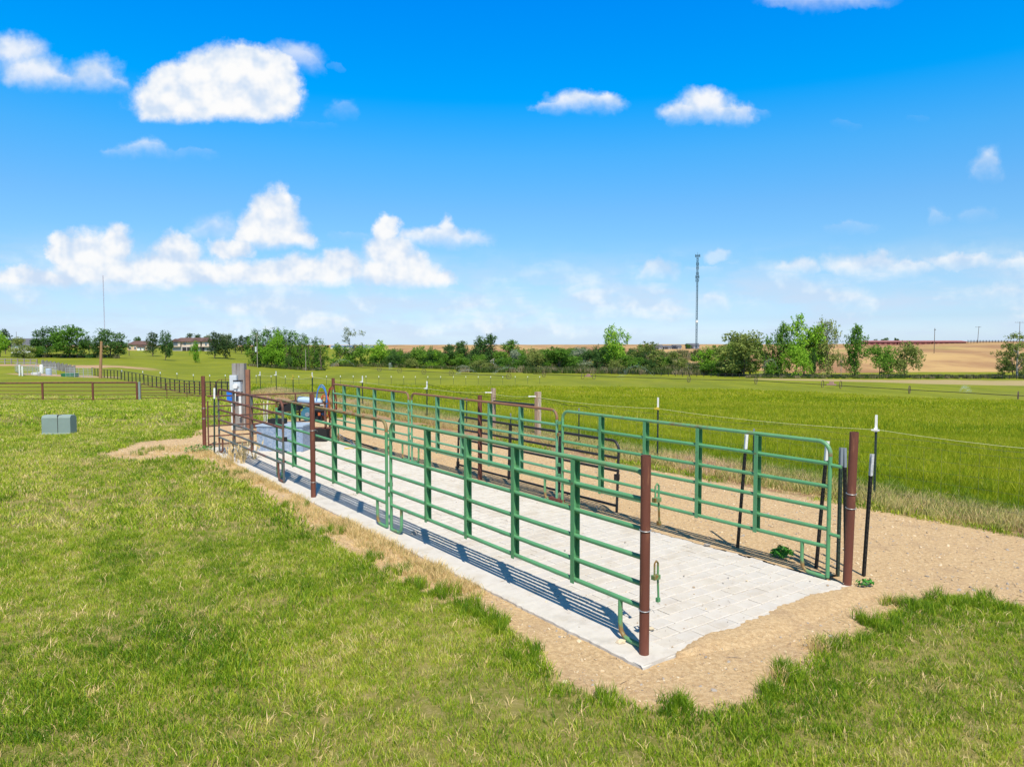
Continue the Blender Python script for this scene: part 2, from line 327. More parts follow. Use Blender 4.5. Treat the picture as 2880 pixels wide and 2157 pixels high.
# ------------------------------------------------------------------ ground masks
def inpoly(x, y, poly):
    x = np.asarray(x); y = np.asarray(y); ins = np.zeros(x.shape, bool); n = len(poly); dist = np.full(x.shape, 1e9)
    for i in range(n):
        x1, y1 = poly[i]; x2, y2 = poly[(i + 1) % n]
        c = ((y1 > y) != (y2 > y)) & (x < (x2 - x1) * (y - y1) / (y2 - y1 + 1e-12) + x1); ins ^= c
        dx, dy = x2 - x1, y2 - y1; q = np.clip(((x - x1) * dx + (y - y1) * dy) / (dx * dx + dy * dy + 1e-12), 0, 1)
        dist = np.minimum(dist, np.hypot(x - x1 - q * dx, y - y1 - q * dy))
    return np.where(ins, dist, -dist)
def G(px, py):
    r = ray(px, py); k = -CAM_H / r[2]; return (r[0] * k, r[1] * k)
DIRT = [G(*p) for p in [(577,1212),(535,1228),(400,1240),(287,1277),(326,1290),(420,1292),(508,1280),(600,1300),(660,1335),(740,1385),(830,1440),(930,1520),(1010,1560),(1090,1610),(1160,1645),(1230,1672),(1300,1690),(1370,1725),(1440,1762),(1500,1815),(1560,1880),
        (1640,1935),(1740,1968),(1860,1985),(1990,1988),(2090,1962),(2170,1935),(2225,1900),(2262,1868),(2240,1890),(2290,1842),(2340,1800),(2430,1755),(2500,1712),(2570,1682),(2700,1672),(2880,1690),(3300,1700)]]
DIRT += [W(-3.2, 9.5)[:2], W(-3.2, 6.9)[:2], W(0, 6.85)[:2], W(4, 6.7)[:2], W(8, 6.6)[:2], W(12, 6.6)[:2], W(17, 6.5)[:2], W(19.5, 5.6)[:2], W(20, 3.5)[:2], W(19.3, 1.0)[:2], W(17.4, 0.3)[:2], W(16, -.5)[:2]]
PATCH = [([G(*p) for p in [(160,1915),(100,1960),(30,2025),(120,2040),(190,1990)]], -.14), ([G(*p) for p in [(330,1770),(400,1750),(440,1800),(370,1815)]], -.10), ([G(*p) for p in [(560,1830),(640,1820),(640,1870),(570,1870)]], -.12), ([G(*p) for p in [(755,1660),(800,1655),(805,1700),(760,1705)]], -.12), ([G(*p) for p in [(480,1760),(560,1745),(560,1790),(480,1800)]], -.12)]
def cheap_noise(x, y, sc, seed=0):
    r_ = np.random.default_rng(seed); o = 0; a = 1; tot = 0
    for k in range(4):
        th = r_.uniform(0, 6.28, 5); ph = r_.uniform(0, 6.28, 5)
        o = o + a * sum(np.sin((x * np.cos(t) + y * np.sin(t)) * sc + p) for t, p in zip(th, ph)) / 5; tot += a; a *= .6; sc *= 1.93
    return o / tot * 1.6
def masks(x, y):
    x = np.asarray(x, float); y = np.asarray(y, float); s, t = (x - O[0]) * DX + (y - O[1]) * DY, (x - O[0]) * NX + (y - O[1]) * NY
    sd = inpoly(x, y, DIRT)
    for p, off in PATCH:
        sd = np.maximum(sd, np.minimum(inpoly(x, y, p), .25) * .8 + off)
    px = CX + FPX * x / np.maximum(y, .1)
    strip = t - 7.6 - .25 * np.sin(s * 1.3) ; strip = 1 - np.abs(strip) / np.where(s < 5, .95, np.clip(1.0 + (s - 5) * .06, 1, 2.6)); strip = np.where((y < 3), -1, strip) - smoothstep(34, 46, s)
    field = np.where((t > 7.6), t - 7.6, -1.0)
    field = np.where((y > 52) & (px < 900), np.maximum(field, (y - 60) * .1), field)
    tanband = np.clip((px - 1900) / 350, 0, 1) * smoothstep(190, 200, y) * smoothstep(222, 212, y)
    dx, dy = x - dpos(150, 165), y - 165; leftpatch = 1 - np.hypot(dx / 24, dy / 14)
    penpatch = 1 - np.hypot((x - dpos(170, 118)) / 10.5, (y - 119) / 6)
    hill = (y - np.interp(px, [300, 900, 1100, 1440, 1750, 2050, 2250], [900, 800, 480, 420, 330, 268, 250])) / np.interp(px, [900, 2250], [20, 3])
    fieldstrip = np.clip(strip, -1, 1)
    return sd, fieldstrip, field, hill, tanband, leftpatch, penpatch

# ground sheet
NG = 460
def axis(n, a, k, c): uu = np.linspace(-1, 1, n); return c + a * np.sinh(k * uu)
gx = axis(NG, 3.25, 7.7, .5); gy = axis(NG, 3.25, 7.7, 9.0); gy = gy[gy > -300]
GX, GY = np.meshgrid(gx, gy); gz = terrain(GX, GY)
ny, nx = GX.shape
verts = np.stack([GX.ravel(), GY.ravel(), gz.ravel()], 1)
ii = np.arange(ny - 1)[:, None] * nx + np.arange(nx - 1)[None]; faces = np.stack([ii, ii + 1, ii + nx + 1, ii + nx], -1).reshape(-1, 4)
me = bpy.data.meshes.new('ground'); me.vertices.add(len(verts)); me.vertices.foreach_set('co', verts.ravel()); me.loops.add(faces.size); me.loops.foreach_set('vertex_index', faces.ravel().astype(np.int32))
me.polygons.add(len(faces)); me.polygons.foreach_set('loop_start', np.arange(0, faces.size, 4, dtype=np.int32)); me.polygons.foreach_set('loop_total', np.full(len(faces), 4, np.int32)); me.update(calc_edges=True); me.validate()
me.polygons.foreach_set('use_smooth', np.ones(len(me.polygons), bool))
mk = masks(verts[:, 0], verts[:, 1])
for nm, arr in zip(('dirt', 'strip', 'field', 'hill', 'tanband', 'leftpatch', 'penpatch'), mk):
    at = me.attributes.new(nm, 'FLOAT', 'POINT'); at.data.foreach_set('value', np.clip(arr, -3, 3).astype(np.float32))
ground = link('ground', me); ground['kind'] = 'structure'
gm = bpy.data.materials.new('ground_soil_grass'); gm.use_nodes = True; nt = gm.node_tree; gl = nt.links; gb = nt.nodes['Principled BSDF']; gb.inputs['Roughness'].default_value = .95; gb.inputs['Specular IOR Level'].default_value = .15
def gn_(tp, **kw):
    n = nt.nodes.new(tp)
    for k, q in kw.items(): setattr(n, k, q)
    return n
geo = gn_('ShaderNodeNewGeometry')
def gattr(nm): a = gn_('ShaderNodeAttribute', attribute_name=nm); return a.outputs['Fac']
def gnoise(scale, detail=6, rough=.6, sc=(1, 1, 1), out='Fac'):
    m = gn_('ShaderNodeVectorMath', operation='MULTIPLY'); gl.new(geo.outputs['Position'], m.inputs[0]); m.inputs[1].default_value = sc
    n = gn_('ShaderNodeTexNoise'); n.inputs['Scale'].default_value = scale; n.inputs['Detail'].default_value = detail; n.inputs['Roughness'].default_value = rough; gl.new(m.outputs[0], n.inputs['Vector']); return n.outputs[out]
def gmath(op, a, b):
    n = gn_('ShaderNodeMath', operation=op)
    for i, q in enumerate((a, b)):
        if isinstance(q, (int, float)): n.inputs[i].default_value = q
        else: gl.new(q, n.inputs[i])
    return n.outputs[0]
def gstep(x, lo, hi, o0=0, o1=1):
    n = gn_('ShaderNodeMapRange', interpolation_type='SMOOTHSTEP'); gl.new(x, n.inputs[0]); n.inputs[1].default_value = lo; n.inputs[2].default_value = hi; n.inputs[3].default_value = o0; n.inputs[4].default_value = o1; return n.outputs[0]
def gmix(f, a, b):
    n = gn_('ShaderNodeMix', data_type='RGBA')
    if isinstance(f, (int, float)): n.inputs[0].default_value = f
    else: gl.new(f, n.inputs[0])
    for i, q in ((6, a), (7, b)):
        if isinstance(q, tuple): n.inputs[i].default_value = q + (1,)
        else: gl.new(q, n.inputs[i])
    return n.outputs[2]
big = gnoise(.35, 5); mid = gnoise(2.2, 6); fine = gnoise(26, 6, .7); vfine = gnoise(90, 4, .7); huge = gnoise(.03, 6, .6)
lawn_c = gmix(gstep(mid, .35, .65), (.15, .16, .03), (.27, .24, .07)); lawn_c = gmix(gstep(fine, .45, .72), lawn_c, (.36, .29, .13)); lawn_c = gmix(gstep(big, .52, .70, 0, .5), lawn_c, (.22, .22, .07))
field_c = gmix(gstep(gnoise(.12, 6, .65, (1, .35, 1)), .35, .65), (.14, .17, .008), (.215, .235, .012)); field_c = gmix(gstep(gnoise(.5, 5, .7), .5, .8, 0, .35), field_c, (.09, .13, .012)); field_c = gmix(gstep(huge, .5, .75, 0, .5), field_c, (.17, .17, .03))
field_c = gmix(gstep(gnoise(6, 5, .7, (1, .5, 1)), .42, .68, 0, .5), field_c, (.26, .30, .03))
dirt_c = gmix(gstep(fine, .35, .7), (.46, .305, .16), (.66, .48, .27)); dirt_c = gmix(gstep(vfine, .52, .70, 0, .75), dirt_c, (.74, .60, .40)); dirt_c = gmix(gstep(mid, .5, .75, 0, .5), dirt_c, (.36, .245, .155)); dirt_c = gmix(gstep(gnoise(50, 3, .6), .60, .68, 0, .6), dirt_c, (.20, .15, .105))
strip_c = gmix(gstep(gnoise(9, 6, .7), .4, .65), (.30, .18, .11), (.42, .33, .17)); strip_c = gmix(gstep(gnoise(1.1, 5), .45, .6, 0, .6), strip_c, (.30, .155, .13))
hill_c = gmix(gstep(gnoise(.02, 8, .65, (1, .5, 1)), .38, .62), (.30, .165, .085), (.50, .33, .14)); hill_c = gmix(gstep(gnoise(.11, 6, .7, (.5, 1, 1)), .55, .72, 0, .5), hill_c, (.36, .21, .12)); hill_c = gmix(gstep(gnoise(.006, 5, .6), .56, .62, 0, .7), hill_c, (.20, .22, .05))
col = lawn_c
fz = gmath('ADD', gattr('field'), gmath('MULTIPLY', gmath('SUBTRACT', mid, .5), .6)); col = gmix(gstep(fz, -.1, .4), col, field_c)
sz_ = gmath('ADD', gattr('strip'), gmath('MULTIPLY', gmath('SUBTRACT', mid, .5), 1.4)); col = gmix(gstep(sz_, -.05, .5), col, strip_c)
dz_ = gmath('ADD', gattr('dirt'), gmath('MULTIPLY', gmath('SUBTRACT', gnoise(5, 6, .7), .5), .5)); col = gmix(gstep(dz_, -.12, .06), col, dirt_c)
hz_ = gmath('ADD', gattr('hill'), gmath('MULTIPLY', gmath('SUBTRACT', gnoise(.02, 5), .5), 3)); col = gmix(gstep(hz_, -.5, 1.0), col, hill_c)
tb = gmath('ADD', gattr('tanband'), gmath('MULTIPLY', gmath('SUBTRACT', gnoise(.08, 5), .5), 1.0)); col = gmix(gstep(tb, .45, .8, 0, .75), col, (.42, .31, .18))
lp = gmath('ADD', gattr('leftpatch'), gmath('MULTIPLY', gmath('SUBTRACT', gnoise(.12, 6), .5), 1.6)); col = gmix(gstep(lp, .0, .35, 0, .9), col, (.46, .29, .18))
pp = gmath('ADD', gattr('penpatch'), gmath('MULTIPLY', gmath('SUBTRACT', gnoise(.3, 5), .5), .9)); col = gmix(gstep(pp, .0, .35, 0, .9), col, (.42, .27, .19))
gl.new(col, gb.inputs['Base Color'])
bp = gn_('ShaderNodeBump'); bp.inputs['Strength'].default_value = .8; bp.inputs['Distance'].default_value = .03
gl.new(gmath('ADD', gmath('MULTIPLY', fine, .6), gmath('MULTIPLY', vfine, .5)), bp.inputs['Height']); gl.new(bp.outputs[0], gb.inputs['Normal'])
me.materials.append(gm)

# ------------------------------------------------------------------ paved pad
pad = MB(); pad.box((7.24, -1.6, -.075), (14.36, 3.06, .12)); pad = obj('pavement', pad, m_mortar); pad.location = W(0, 0); pad.rotation_euler = (0, 0, PAD_ROT); pad['kind'] = 'structure'
def rough_edge(mb, s0, s1, t0, t1, z0, z1, n=60, amp=.012, seed=1):   # strip with an uneven outer edge
    r_ = np.random.default_rng(seed); vs = []; fs = []
    for i in range(n + 1):
        s = s0 + (s1 - s0) * i / n; a = r_.normal(0, amp); dz = r_.normal(0, .002)
        vs += [(s, -(t0 + a * 1.2), z0), (s, -(t0 + a), z1 - .012 + dz), (s, -(t0 + a + .015), z1 + dz * .5), (s, -t1, z1), (s, -t1, z0)]
        if i:
            b = i * 5
            fs += [(b - 5 + j, b - 4 + j, b + 1 + j, b + j) for j in range(4)]
    fs += [(4, 3, 2, 1, 0), tuple(n * 5 + j for j in range(5))]
    return mb.add(vs, fs)
kb = MB(); rough_edge(kb, -.02, 14.44, 0, .40, -.10, .004, 300, .004, 3); obj('kerb', kb, m_conc, pad)
kf = MB(); r_ = np.random.default_rng(5); n = 60; vs = []; fs = []
for i in range(n + 1):
    t = .0 + 3.15 * i / n; a = r_.normal(0, .009)
    vs += [(-.025 + a, -t, -.1), (-.02 + a, -t, -.01), (-.003 + a, -t, .002), (.075, -t, .002), (.075, -t, -.1)]
    if i: fs += [(i * 5 - 5 + j, i * 5 + j, i * 5 + 1 + j, i * 5 - 4 + j) for j in range(4)]
kf.add(vs, fs); kfo = obj('kerb', kf, m_conc, pad); kfo.location = (.0, 0, -.003)
WST = [(1.5, .48, .68, .55, (.43, .37, .29)), (7, .60, .70, .6, (.27, .22, .17)), (.5, .5, .7, .35, (.60, .57, .53))]
pm = [mat('paver_%s' % k, c, .85, var=.07, scale=9, col2=(.47, .42, .36), c2scale=5, c2lo=.5, c2hi=.75, bump=.3, bscale=90, wst=WST) for k, c in (('light', (.57, .53, .475)), ('mid', (.555, .515, .46)), ('warm', (.555, .51, .445)), ('cool', (.545, .51, .465)))]
PS, PT = .165, .235
def paver_mesh(ls, lt, seed, m):
    r_ = np.random.default_rng(seed); b = .007; j = lambda: r_.normal(0, .0018)
    o_ = [(j(), j()), (ls + j(), j()), (ls + j(), -lt + j()), (j(), -lt + j())]
    c_ = (ls / 2, -lt / 2); ring = lambda f, z: [(p[0] + (c_[0] - p[0]) * f, p[1] + (c_[1] - p[1]) * f, z) for p in o_]
    vs = ring(0, -.03) + ring(0, -.006) + ring(b / ls * 2, 0.0); fs = [(i, i + 4, (i + 1) % 4 + 4, (i + 1) % 4) for i in range(4)] + [(i + 4, i + 8, (i + 1) % 4 + 8, (i + 1) % 4 + 4) for i in range(4)] + [(11, 10, 9, 8)]
    fs = [f[::-1] for f in fs]
    mb = MB(); mb.add(vs, fs); return mb
GAP = .006; placed = []
row = 0; s = .085
while s + PS < 14.4:
    t = .41 - (PT * .5 if row % 2 else 0); 
    while t < 3.14:
        t0 = max(t, .41); t1 = min(t + PT - GAP, 3.145)
        if t1 - t0 > .05: placed.append((s, t0, PS - GAP, t1 - t0))
        t += PT
    s += PS; row += 1
placed.sort(key=lambda p: p[0] + .2 * (3 - p[1]))
cache = {}; far = MB()
for i, (s, t, ls, lt) in enumerate(placed):
    z = -.002 + random.gauss(0, .0012) + .006 * math.sin(s * 1.1) * math.sin(t * 2.1)
    if i < 290:
        key = (round(lt, 3), i % 6)
        if key not in cache: cache[key] = mkmesh('paver', paver_mesh(ls, lt, hash(key) % 999, None), pm[(i * 7 + i // 5) % 4])
        o = link('paver', cache[key], pad); o.location = (s, -t, z); o.rotation_euler = (random.gauss(0, .004), random.gauss(0, .004), random.gauss(0, .006))
    else:
        p = paver_mesh(ls, lt, i, None); far.add([(a + s, b - t, c + z) for a, b, c in p.v], p.f)
o = obj('pavers', far, pm[0], pad); o['kind'] = 'stuff'
# sand washed over the front and right edges of the pad
def drift(name, f_in, f_out, n, z, label, m=gm):
    mb = MB(); r_ = np.random.default_rng(len(name)); vs = []; fs = []
    for i in range(n + 1):
        q = i / n; a, b = f_in(q, r_), f_out(q, r_); mid_ = ((a[0] + b[0]) / 2, (a[1] + b[1]) / 2)
        vs += [(*W(*a)[:2], .002), (*W(*mid_)[:2], z + r_.normal(0, .002)), (*W(*b)[:2], -.05)]
        if i: fs += [(i * 3 - 3, i * 3, i * 3 + 1, i * 3 - 2), (i * 3 - 2, i * 3 + 1, i * 3 + 2, i * 3 - 1)]
    mb.add(vs, fs); mb.smooth = True
    o = obj(name, mb, m); o['kind'] = 'stuff'; o['label'] = label
    for nm in ('dirt',): at = o.data.attributes.new(nm, 'FLOAT', 'POINT'); at.data.foreach_set('value', np.full(len(mb.v), 2, np.float32))
    for nm in ('strip', 'field', 'hill', 'tanband', 'leftpatch', 'penpatch'): at = o.data.attributes.new(nm, 'FLOAT', 'POINT'); at.data.foreach_set('value', np.full(len(mb.v), -3, np.float32))
def wob(q, k): return .03 * math.sin(q * 7 * k + k) + .012 * math.sin(q * 23.7 * k + 2) + .012 * math.sin(q * 61 + k * 5 + 3 * math.sin(q * 13)) + .01 * math.sin(q * 143 * k)
drift('sand', lambda q, r_: ((.05 + .05 * math.sin(q * 3.1) + wob(q, 1.3)) * min(1, q * 9) + r_.normal(0, .006) - .02, .40 + q * 2.72), lambda q, r_: (-.03 - .3 * min(1, q * 4), .38 + q * 2.8), 90, .008, 'tan sand washed over the front edge of the pale pavers')
drift('sand', lambda q, r_: (.3 + q * 14, 3.10 + wob(q * 5, .7) + r_.normal(0, .007)), lambda q, r_: (.3 + q * 14, 3.5), 260, .007, 'tan sand along the far long edge of the paved pad')

# ------------------------------------------------------------------ corral panels
Z6 = [.355, .545, .765, 1.0, 1.245]; ZT = 1.475
def arc(cx, cz, r, a0, a1, n=6): return [(cx + r * math.cos(a0 + (a1 - a0) * i / n), 0, cz + r * math.sin(a0 + (a1 - a0) * i / n)) for i in range(n + 1)]
def panel(label, s0, s1, t, stiles, m, m_top, group, zs=Z6, zt=ZT, rr=.0215, feet=(1, 1), root=None, cr_=.13, stile='channel', name='corral_railing', cat='corral panel', loc=None, rz=None, foot_m=None, end0=True, end1=True, z_end=.025, mats_r=None):
    L_ = s1 - s0
    p = thing(name, label, cat, loc if loc else W(s0, t), PAD_ROT if rz is None else rz, group)
    top = []
    top += [(0, 0, zt - cr_ - .02)] + arc(cr_, zt - cr_, cr_, math.pi, math.pi / 2) if end0 else [(0, 0, zt)]
    top += arc(L_ - cr_, zt - cr_, cr_, math.pi / 2, 0) + [(L_, 0, zt - cr_ - .02)] if end1 else [(L_, 0, zt)]
    mb = MB(); mb.tube(top, rr * 1.06, 10); obj('top_rail', mb, m_top, p)
    for e, x in ((end0, 0), (end1, L_)):
        mb = MB(); mb.tube([(x, 0, z_end), (x, 0, (zt - cr_ - .018))], rr, 10); obj('end_tube', mb, m, p)
    for k_, z in enumerate(zs):
        mb = MB(); mb.tube([(rr * .6, 0, z), (L_ * .33, 0, z + random.gauss(0, .003)), (L_ * .66, 0, z + random.gauss(0, .003)), (L_ - rr * .6, 0, z)], rr, 10); obj('rail', mb, (mats_r[k_] if mats_r else m), p)
    for x in stiles:
        mb = MB(); zb = zs[0] - rr - .006; zt2 = zt - rr * .6; zc = (zb + zt2) / 2; h = zt2 - zb
        if stile == 'channel':       # C channel, web away from the camera end, open towards s = 0
            mb.box((x + .024, 0, zc), (.005, .066, h)); mb.box((x, .0335, zc), (.052, .004, h)); mb.box((x, -.0335, zc), (.052, .004, h))
        else: mb.box((x, 0, zc), (.03, rr * 2 + .008, h))
        obj('stile', mb, m, p)
    for k_, x in enumerate((0, L_)):
        if not feet[k_]: continue
        q = 1 if k_ == 0 else -1; x1 = x + q * .30
        pts = [(x1, 0, zs[0]), (x1, 0, .16)] + [(x1 - q * (.09 - .09 * math.cos(a)), 0, .12 - .09 * math.sin(a)) for a in (.5, 1.0, 1.5)] + [(x + q * .02, 0, .025)]
        mb = MB(); mb.tube(pts, rr * .95, 9); obj('foot', mb, foot_m or m_green_rust, p)
    return p
def box_part(name, p, c, sz, m): mb = MB(); mb.box(c, sz); return obj(name, mb, m, p)
gl_ = 'green tube corral panels along the left side of the paved pad'; gr_ = 'green tube corral panels along the right side of the paved pad'
pA = panel('green six-rail panel at the front left of the pad, ending at the front rusty post', .15, 4.80, .225, [.89, 1.82, 2.72, 3.64], m_green, mat('green_top_rail', (.13, .30, .135), .45, var=.1, scale=4, col2=(.24, .19, .07), c2scale=2.4, c2lo=.55, c2hi=.70), gl_)
for z in (1.24, .60):       # latches behind the post
    box_part('latch', pA, (-.01, -.095, z), (.04, .07, .035), m_green_rust)
    mb = MB(); mb.tube([(0, -.13, z + .11), (0, -.11, z + .13), (0, -.09, z + .11), (0, -.09, z - .01)], .008, 6); mb.tube([(0, -.13, z + .11), (0, -.13, z - .02), (0, -.14, z - .19)], .009, 6); mb.box((0, -.135, z - .2), (.025, .03, .035)); obj('latch_pin', mb, m_green_rust, pA)
pB = panel('green six-rail panel with mustard worn top rail, middle of the left side', 4.93, 9.62, .225, [.92, 1.85, 2.8, 3.73], m_green, m_mustard, gl_)
for z in (1.28, 1.12, .62, .48): box_part('hinge', pA, (4.715, -.02, z), (.06, .05, .05), m_green_rust)
m_gr2 = mat('grey_rail_rusting', (.11, .13, .125), .5, var=.15, scale=4, col2=(.16, .075, .05), c2scale=1.6, c2lo=.5, c2hi=.62)
pC = panel('rusty grey-brown six-rail panel at the far left corner of the pad', 8.93, 13.55, .12, [1.95, 3.3], m_grey_rust, m_rust2, None, stile='bar', foot_m=m_rust2, mats_r=[m_gr2, m_gr2, m_grey_rust, m_rust2, m_rust2])
box_part('clamp', pC, (0, -.035, .8), (.06, .06, .08), m_dark)
m_green2 = mat('green_paint_faded', (.135, .34, .185), .42, var=.08, scale=3, col2=(.16, .20, .12), c2scale=11, c2lo=.55, c2hi=.74)
pD = panel('farthest green panel on the right side, with thin rusty brown top rail', 9.80, 14.02, 3.1, [.75, 1.70, 2.62, 3.5], m_green2, m_toprust, gr_, zs=[.36, .56, .78, 1.0, 1.235])
pE = panel('green panel with orange rusted top rail, middle of the right side', 4.80, 9.66, 3.1, [.95, 1.88, 2.83, 3.76], m_green2, m_toprust, gr_, feet=(1, 1))
pF = panel('green panel at the front right of the pad, beside the nearest right rusty post', .26, 4.66, 3.1, [.885, 1.74, 2.64, 3.52], m_green, mat('green_top_rail_edge', (.13, .31, .145), .45, var=.1, scale=4, col2=(.22, .14, .07), c2scale=2.6, c2lo=.52, c2hi=.66), gr_)
for z in (1.235, .50): mb = MB(); mb.tube([(0, 0, z), (-.12, -.01, z - .01)], .019, 8); obj('hinge_pin', mb, m_green, pF)
for z, q in ((1.28, 0), (1.1, 0), (.62, 0), (.45, 0)): box_part('hinge', pE, (-.065, 0, z), (.07, .05, .045), m_green_rust)
for z in (1.25, 1.1, .6, .45): box_part('hinge', pD, (-.065, 0, z), (.07, .045, .045), m_green2)
mb = MB(); mb.box((.12, 0, .045), (.32, .075, .07)); obj('skid', mb, m_rust, pE).location = (-.12 - .0, 0, 0)
# dark gate leaning outside the right panels
pG = panel('low black bar gate leaning outside the right-hand green panels', 0, 4.5, 0, [1.35, 2.75], m_dark, m_dark, None, zs=[.12, .3, .47, .64, .83], zt=1.08, rr=.02, feet=(0, 0), stile='bar', name='black_gate', cat='gate', loc=W(3.72, 3.36), cr_=.14)
pG.rotation_euler = (math.radians(2), 0, PAD_ROT)
box_part('gate_latch', pG, (0, .02, .55), (.05, .07, .09), m_dark); box_part('gate_latch', pG, (4.5, .0, .12), (.04, .05, .12), m_dark)
# rusty gate across the far end
bg_len = math.hypot(14.62 - 14.35, 3.02 - .12)
a0 = W(14.62, .12); a1 = W(14.35, 3.02)
pH = panel('rusty brown six-rail gate across the far end of the pad', 0, bg_len, 0, [.98, 2.12], m_rust2, m_rust2, None, zs=[.02 + .05, .27, .52, .76, 1.0], zt=1.25, rr=.018, feet=(0, 0), stile='bar', name='rusty_gate', cat='gate', loc=(a0[0], a0[1], -.01), rz=math.atan2(a1[1] - a0[1], a1[0] - a0[0]), cr_=.1, end0=False, end1=False)
# ------------------------------------------------------------------ rusty pipe posts
gp_ = 'rusty pipe posts holding the corral panels'
def pipe_post(label, s, t, h, r=.040, lean=(0, 0), rings=(), m=m_rust):
    p = thing('pipe_post', label, 'post', W(s, t, -.04), 0, gp_)
    mb = MB(); n_ = 16; vs = []; tp = (lean[0], lean[1], h + .04)
    mb.tube([(0, 0, 0), tp], r, n_, caps=False)
    k = len(mb.v)      # open mouth
    for (zz, rr_) in ((h + .04, r), (h + .04, r * .86), (h - .06, r * .86)):
        f_ = zz / (h + .04)
        mb.v += [(lean[0] * f_ + rr_ * math.cos(2 * math.pi * j / n_), lean[1] * f_ + rr_ * math.sin(2 * math.pi * j / n_), zz + (.0005)) for j in range(n_)]
    for q in range(2): mb.f += [(k + q * n_ + j, k + q * n_ + (j + 1) % n_, k + (q + 1) * n_ + (j + 1) % n_, k + (q + 1) * n_ + j) for j in range(n_)]
    mb.f.append(tuple(k + 2 * n_ + j for j in range(n_)))
    obj('post_shaft', mb, m, p)
    for z in rings:
        mb = MB(); f_ = z / (h + .04); mb.tube([(lean[0] * f_ + (r + .004) * math.cos(a), lean[1] * f_ + (r + .004) * math.sin(a), z + .006 * math.sin(a)) for a in np.linspace(0, 2 * math.pi, 14, endpoint=False)], .0045, 5, closed=True)
        mb.tube([(r, 0, z), (r + .03, .01, z - .01), (r + .04, .0, z - .03)], .002, 4); obj('tie_wire', mb, m_wire, p)
    return p
pipe_post('nearest rusty pipe post, at the front left corner of the paved pad', .12, .17, 1.62, .041, rings=(1.06, .41))
pipe_post('rusty post overlapping the mustard-topped green panel', 7.47, .13, 1.70, .041, rings=(1.15, .3))
pipe_post('rusty post at the far left corner, holding the rusty grey panel', 14.63, .03, 1.74, .045, rings=(1.0, .75))
pipe_post('tall rusty post at the front right end of the pad', .06, 3.13, 1.60, .044, lean=(.035, .0), rings=(1.0, .85))
pipe_post('rusty post behind the middle right green panel, near two timber posts', 7.15, 3.19, 1.57, .041)
pipe_post('farthest right rusty post, hung with orange and blue hoses', 14.2, 3.17, 1.62, .042)
# ------------------------------------------------------------------ steel T posts
def tpost(label, x, y, h, lean=(0, 0), cap=.26, m=None, mc=None, group=None, rz=0.5, parent=None, name='steel_post', z0=None, studs=True, w=.036):
    z0 = tz(x, y) - .02 if z0 is None else z0
    if parent is None: p = thing(name, label, 'fence post', (x, y, z0), rz, group)
    else: p = bpy.data.objects.new('post', None); COL.objects.link(p); p.parent = parent; p.location = (x, y, z0); p.rotation_euler = (0, 0, rz)
    cs, sn = math.cos(-rz), math.sin(-rz); lx, ly = lean[0] * cs - lean[1] * sn, lean[0] * sn + lean[1] * cs
    def seg(za, zb, e):
        mb = MB(); A = Vector((lx * za / h, ly * za / h, za)); B = Vector((lx * zb / h, ly * zb / h, zb)); vs = []
        for c in (A, B):
            for dx, dy in ((-w / 2 - e, -.003 - e), (w / 2 + e, -.003 - e), (w / 2 + e, .003 + e), (.003 + e, .003 + e), (.003 + e, w * .9 + e), (-.003 - e, w * .9 + e), (-.003 - e, .003 + e), (-w / 2 - e, .003 + e)): vs.append((c.x + dx, c.y + dy, c.z))
        mb.add(vs, [tuple(range(8))[::-1], tuple(range(8, 16))] + [(i, (i + 1) % 8, (i + 1) % 8 + 8, i + 8) for i in range(8)]); return mb
    mb = seg(0, h - cap, 0)
    if studs:
        zz = .12
        while zz < h - cap: mb.box((lx * zz / h, ly * zz / h - .006, zz), (.012, .008, .018)); zz += .055
    obj('shaft', mb, m or m_tpost, p)
    if cap: obj('painted_tip', seg(h - cap, h, .0012), mc or m_white, p)
    return p
def tpx(label, px, py, tx, ty, cap_px, m, mc, w=.036, **k):
    x, y, z = hit(px, py, 0, 3, 60); h = zrow(ty, y) - z; lx = (tx - px) / FPX * y
    return tpost(label, x, y, h, (lx, 0), cap_px / FPX * y, m, mc, **k)
gt_ = 'steel T posts standing beside the corral'
tpx('black steel T post with white tip leaning through the front right green panel', 2075, 1547, 2096, 1213, 46, m_tblack, m_white, group=gt_)
tpx('black steel T post with white tip beside the front right panel end tube', 2297, 1598, 2321, 1236, 55, m_tblack, m_white, group=gt_)
tpx('dark green steel T post with blue-grey tip, left of the pair by the right post', 2358, 1621, 2359, 1254, 52, m_tpost, m_grycap, group=gt_)
tpx('steel T post with blue-grey tip, hidden partly behind the front right rusty post', 2382, 1612, 2368, 1255, 55, m_tblack, m_grycap, group=gt_)
tpx('studded steel T post with grey-white tip, right of the front right rusty post', 2431, 1621, 2446, 1272, 62, m_tblack, mat('flaked_white_cap', (.5, .5, .5), .5, var=.3, scale=30), group=gt_)
tpx('leftmost green steel T post with white tip, against the far rusty grey panel', 603, 1279, 607, 1089, 30, m_tpost, m_white, group=gt_)
tpx('green steel T post with long white tip, crossing the rusty grey panel stile', 654, 1285, 665, 1095, 32, m_tpost, m_white, group=gt_)

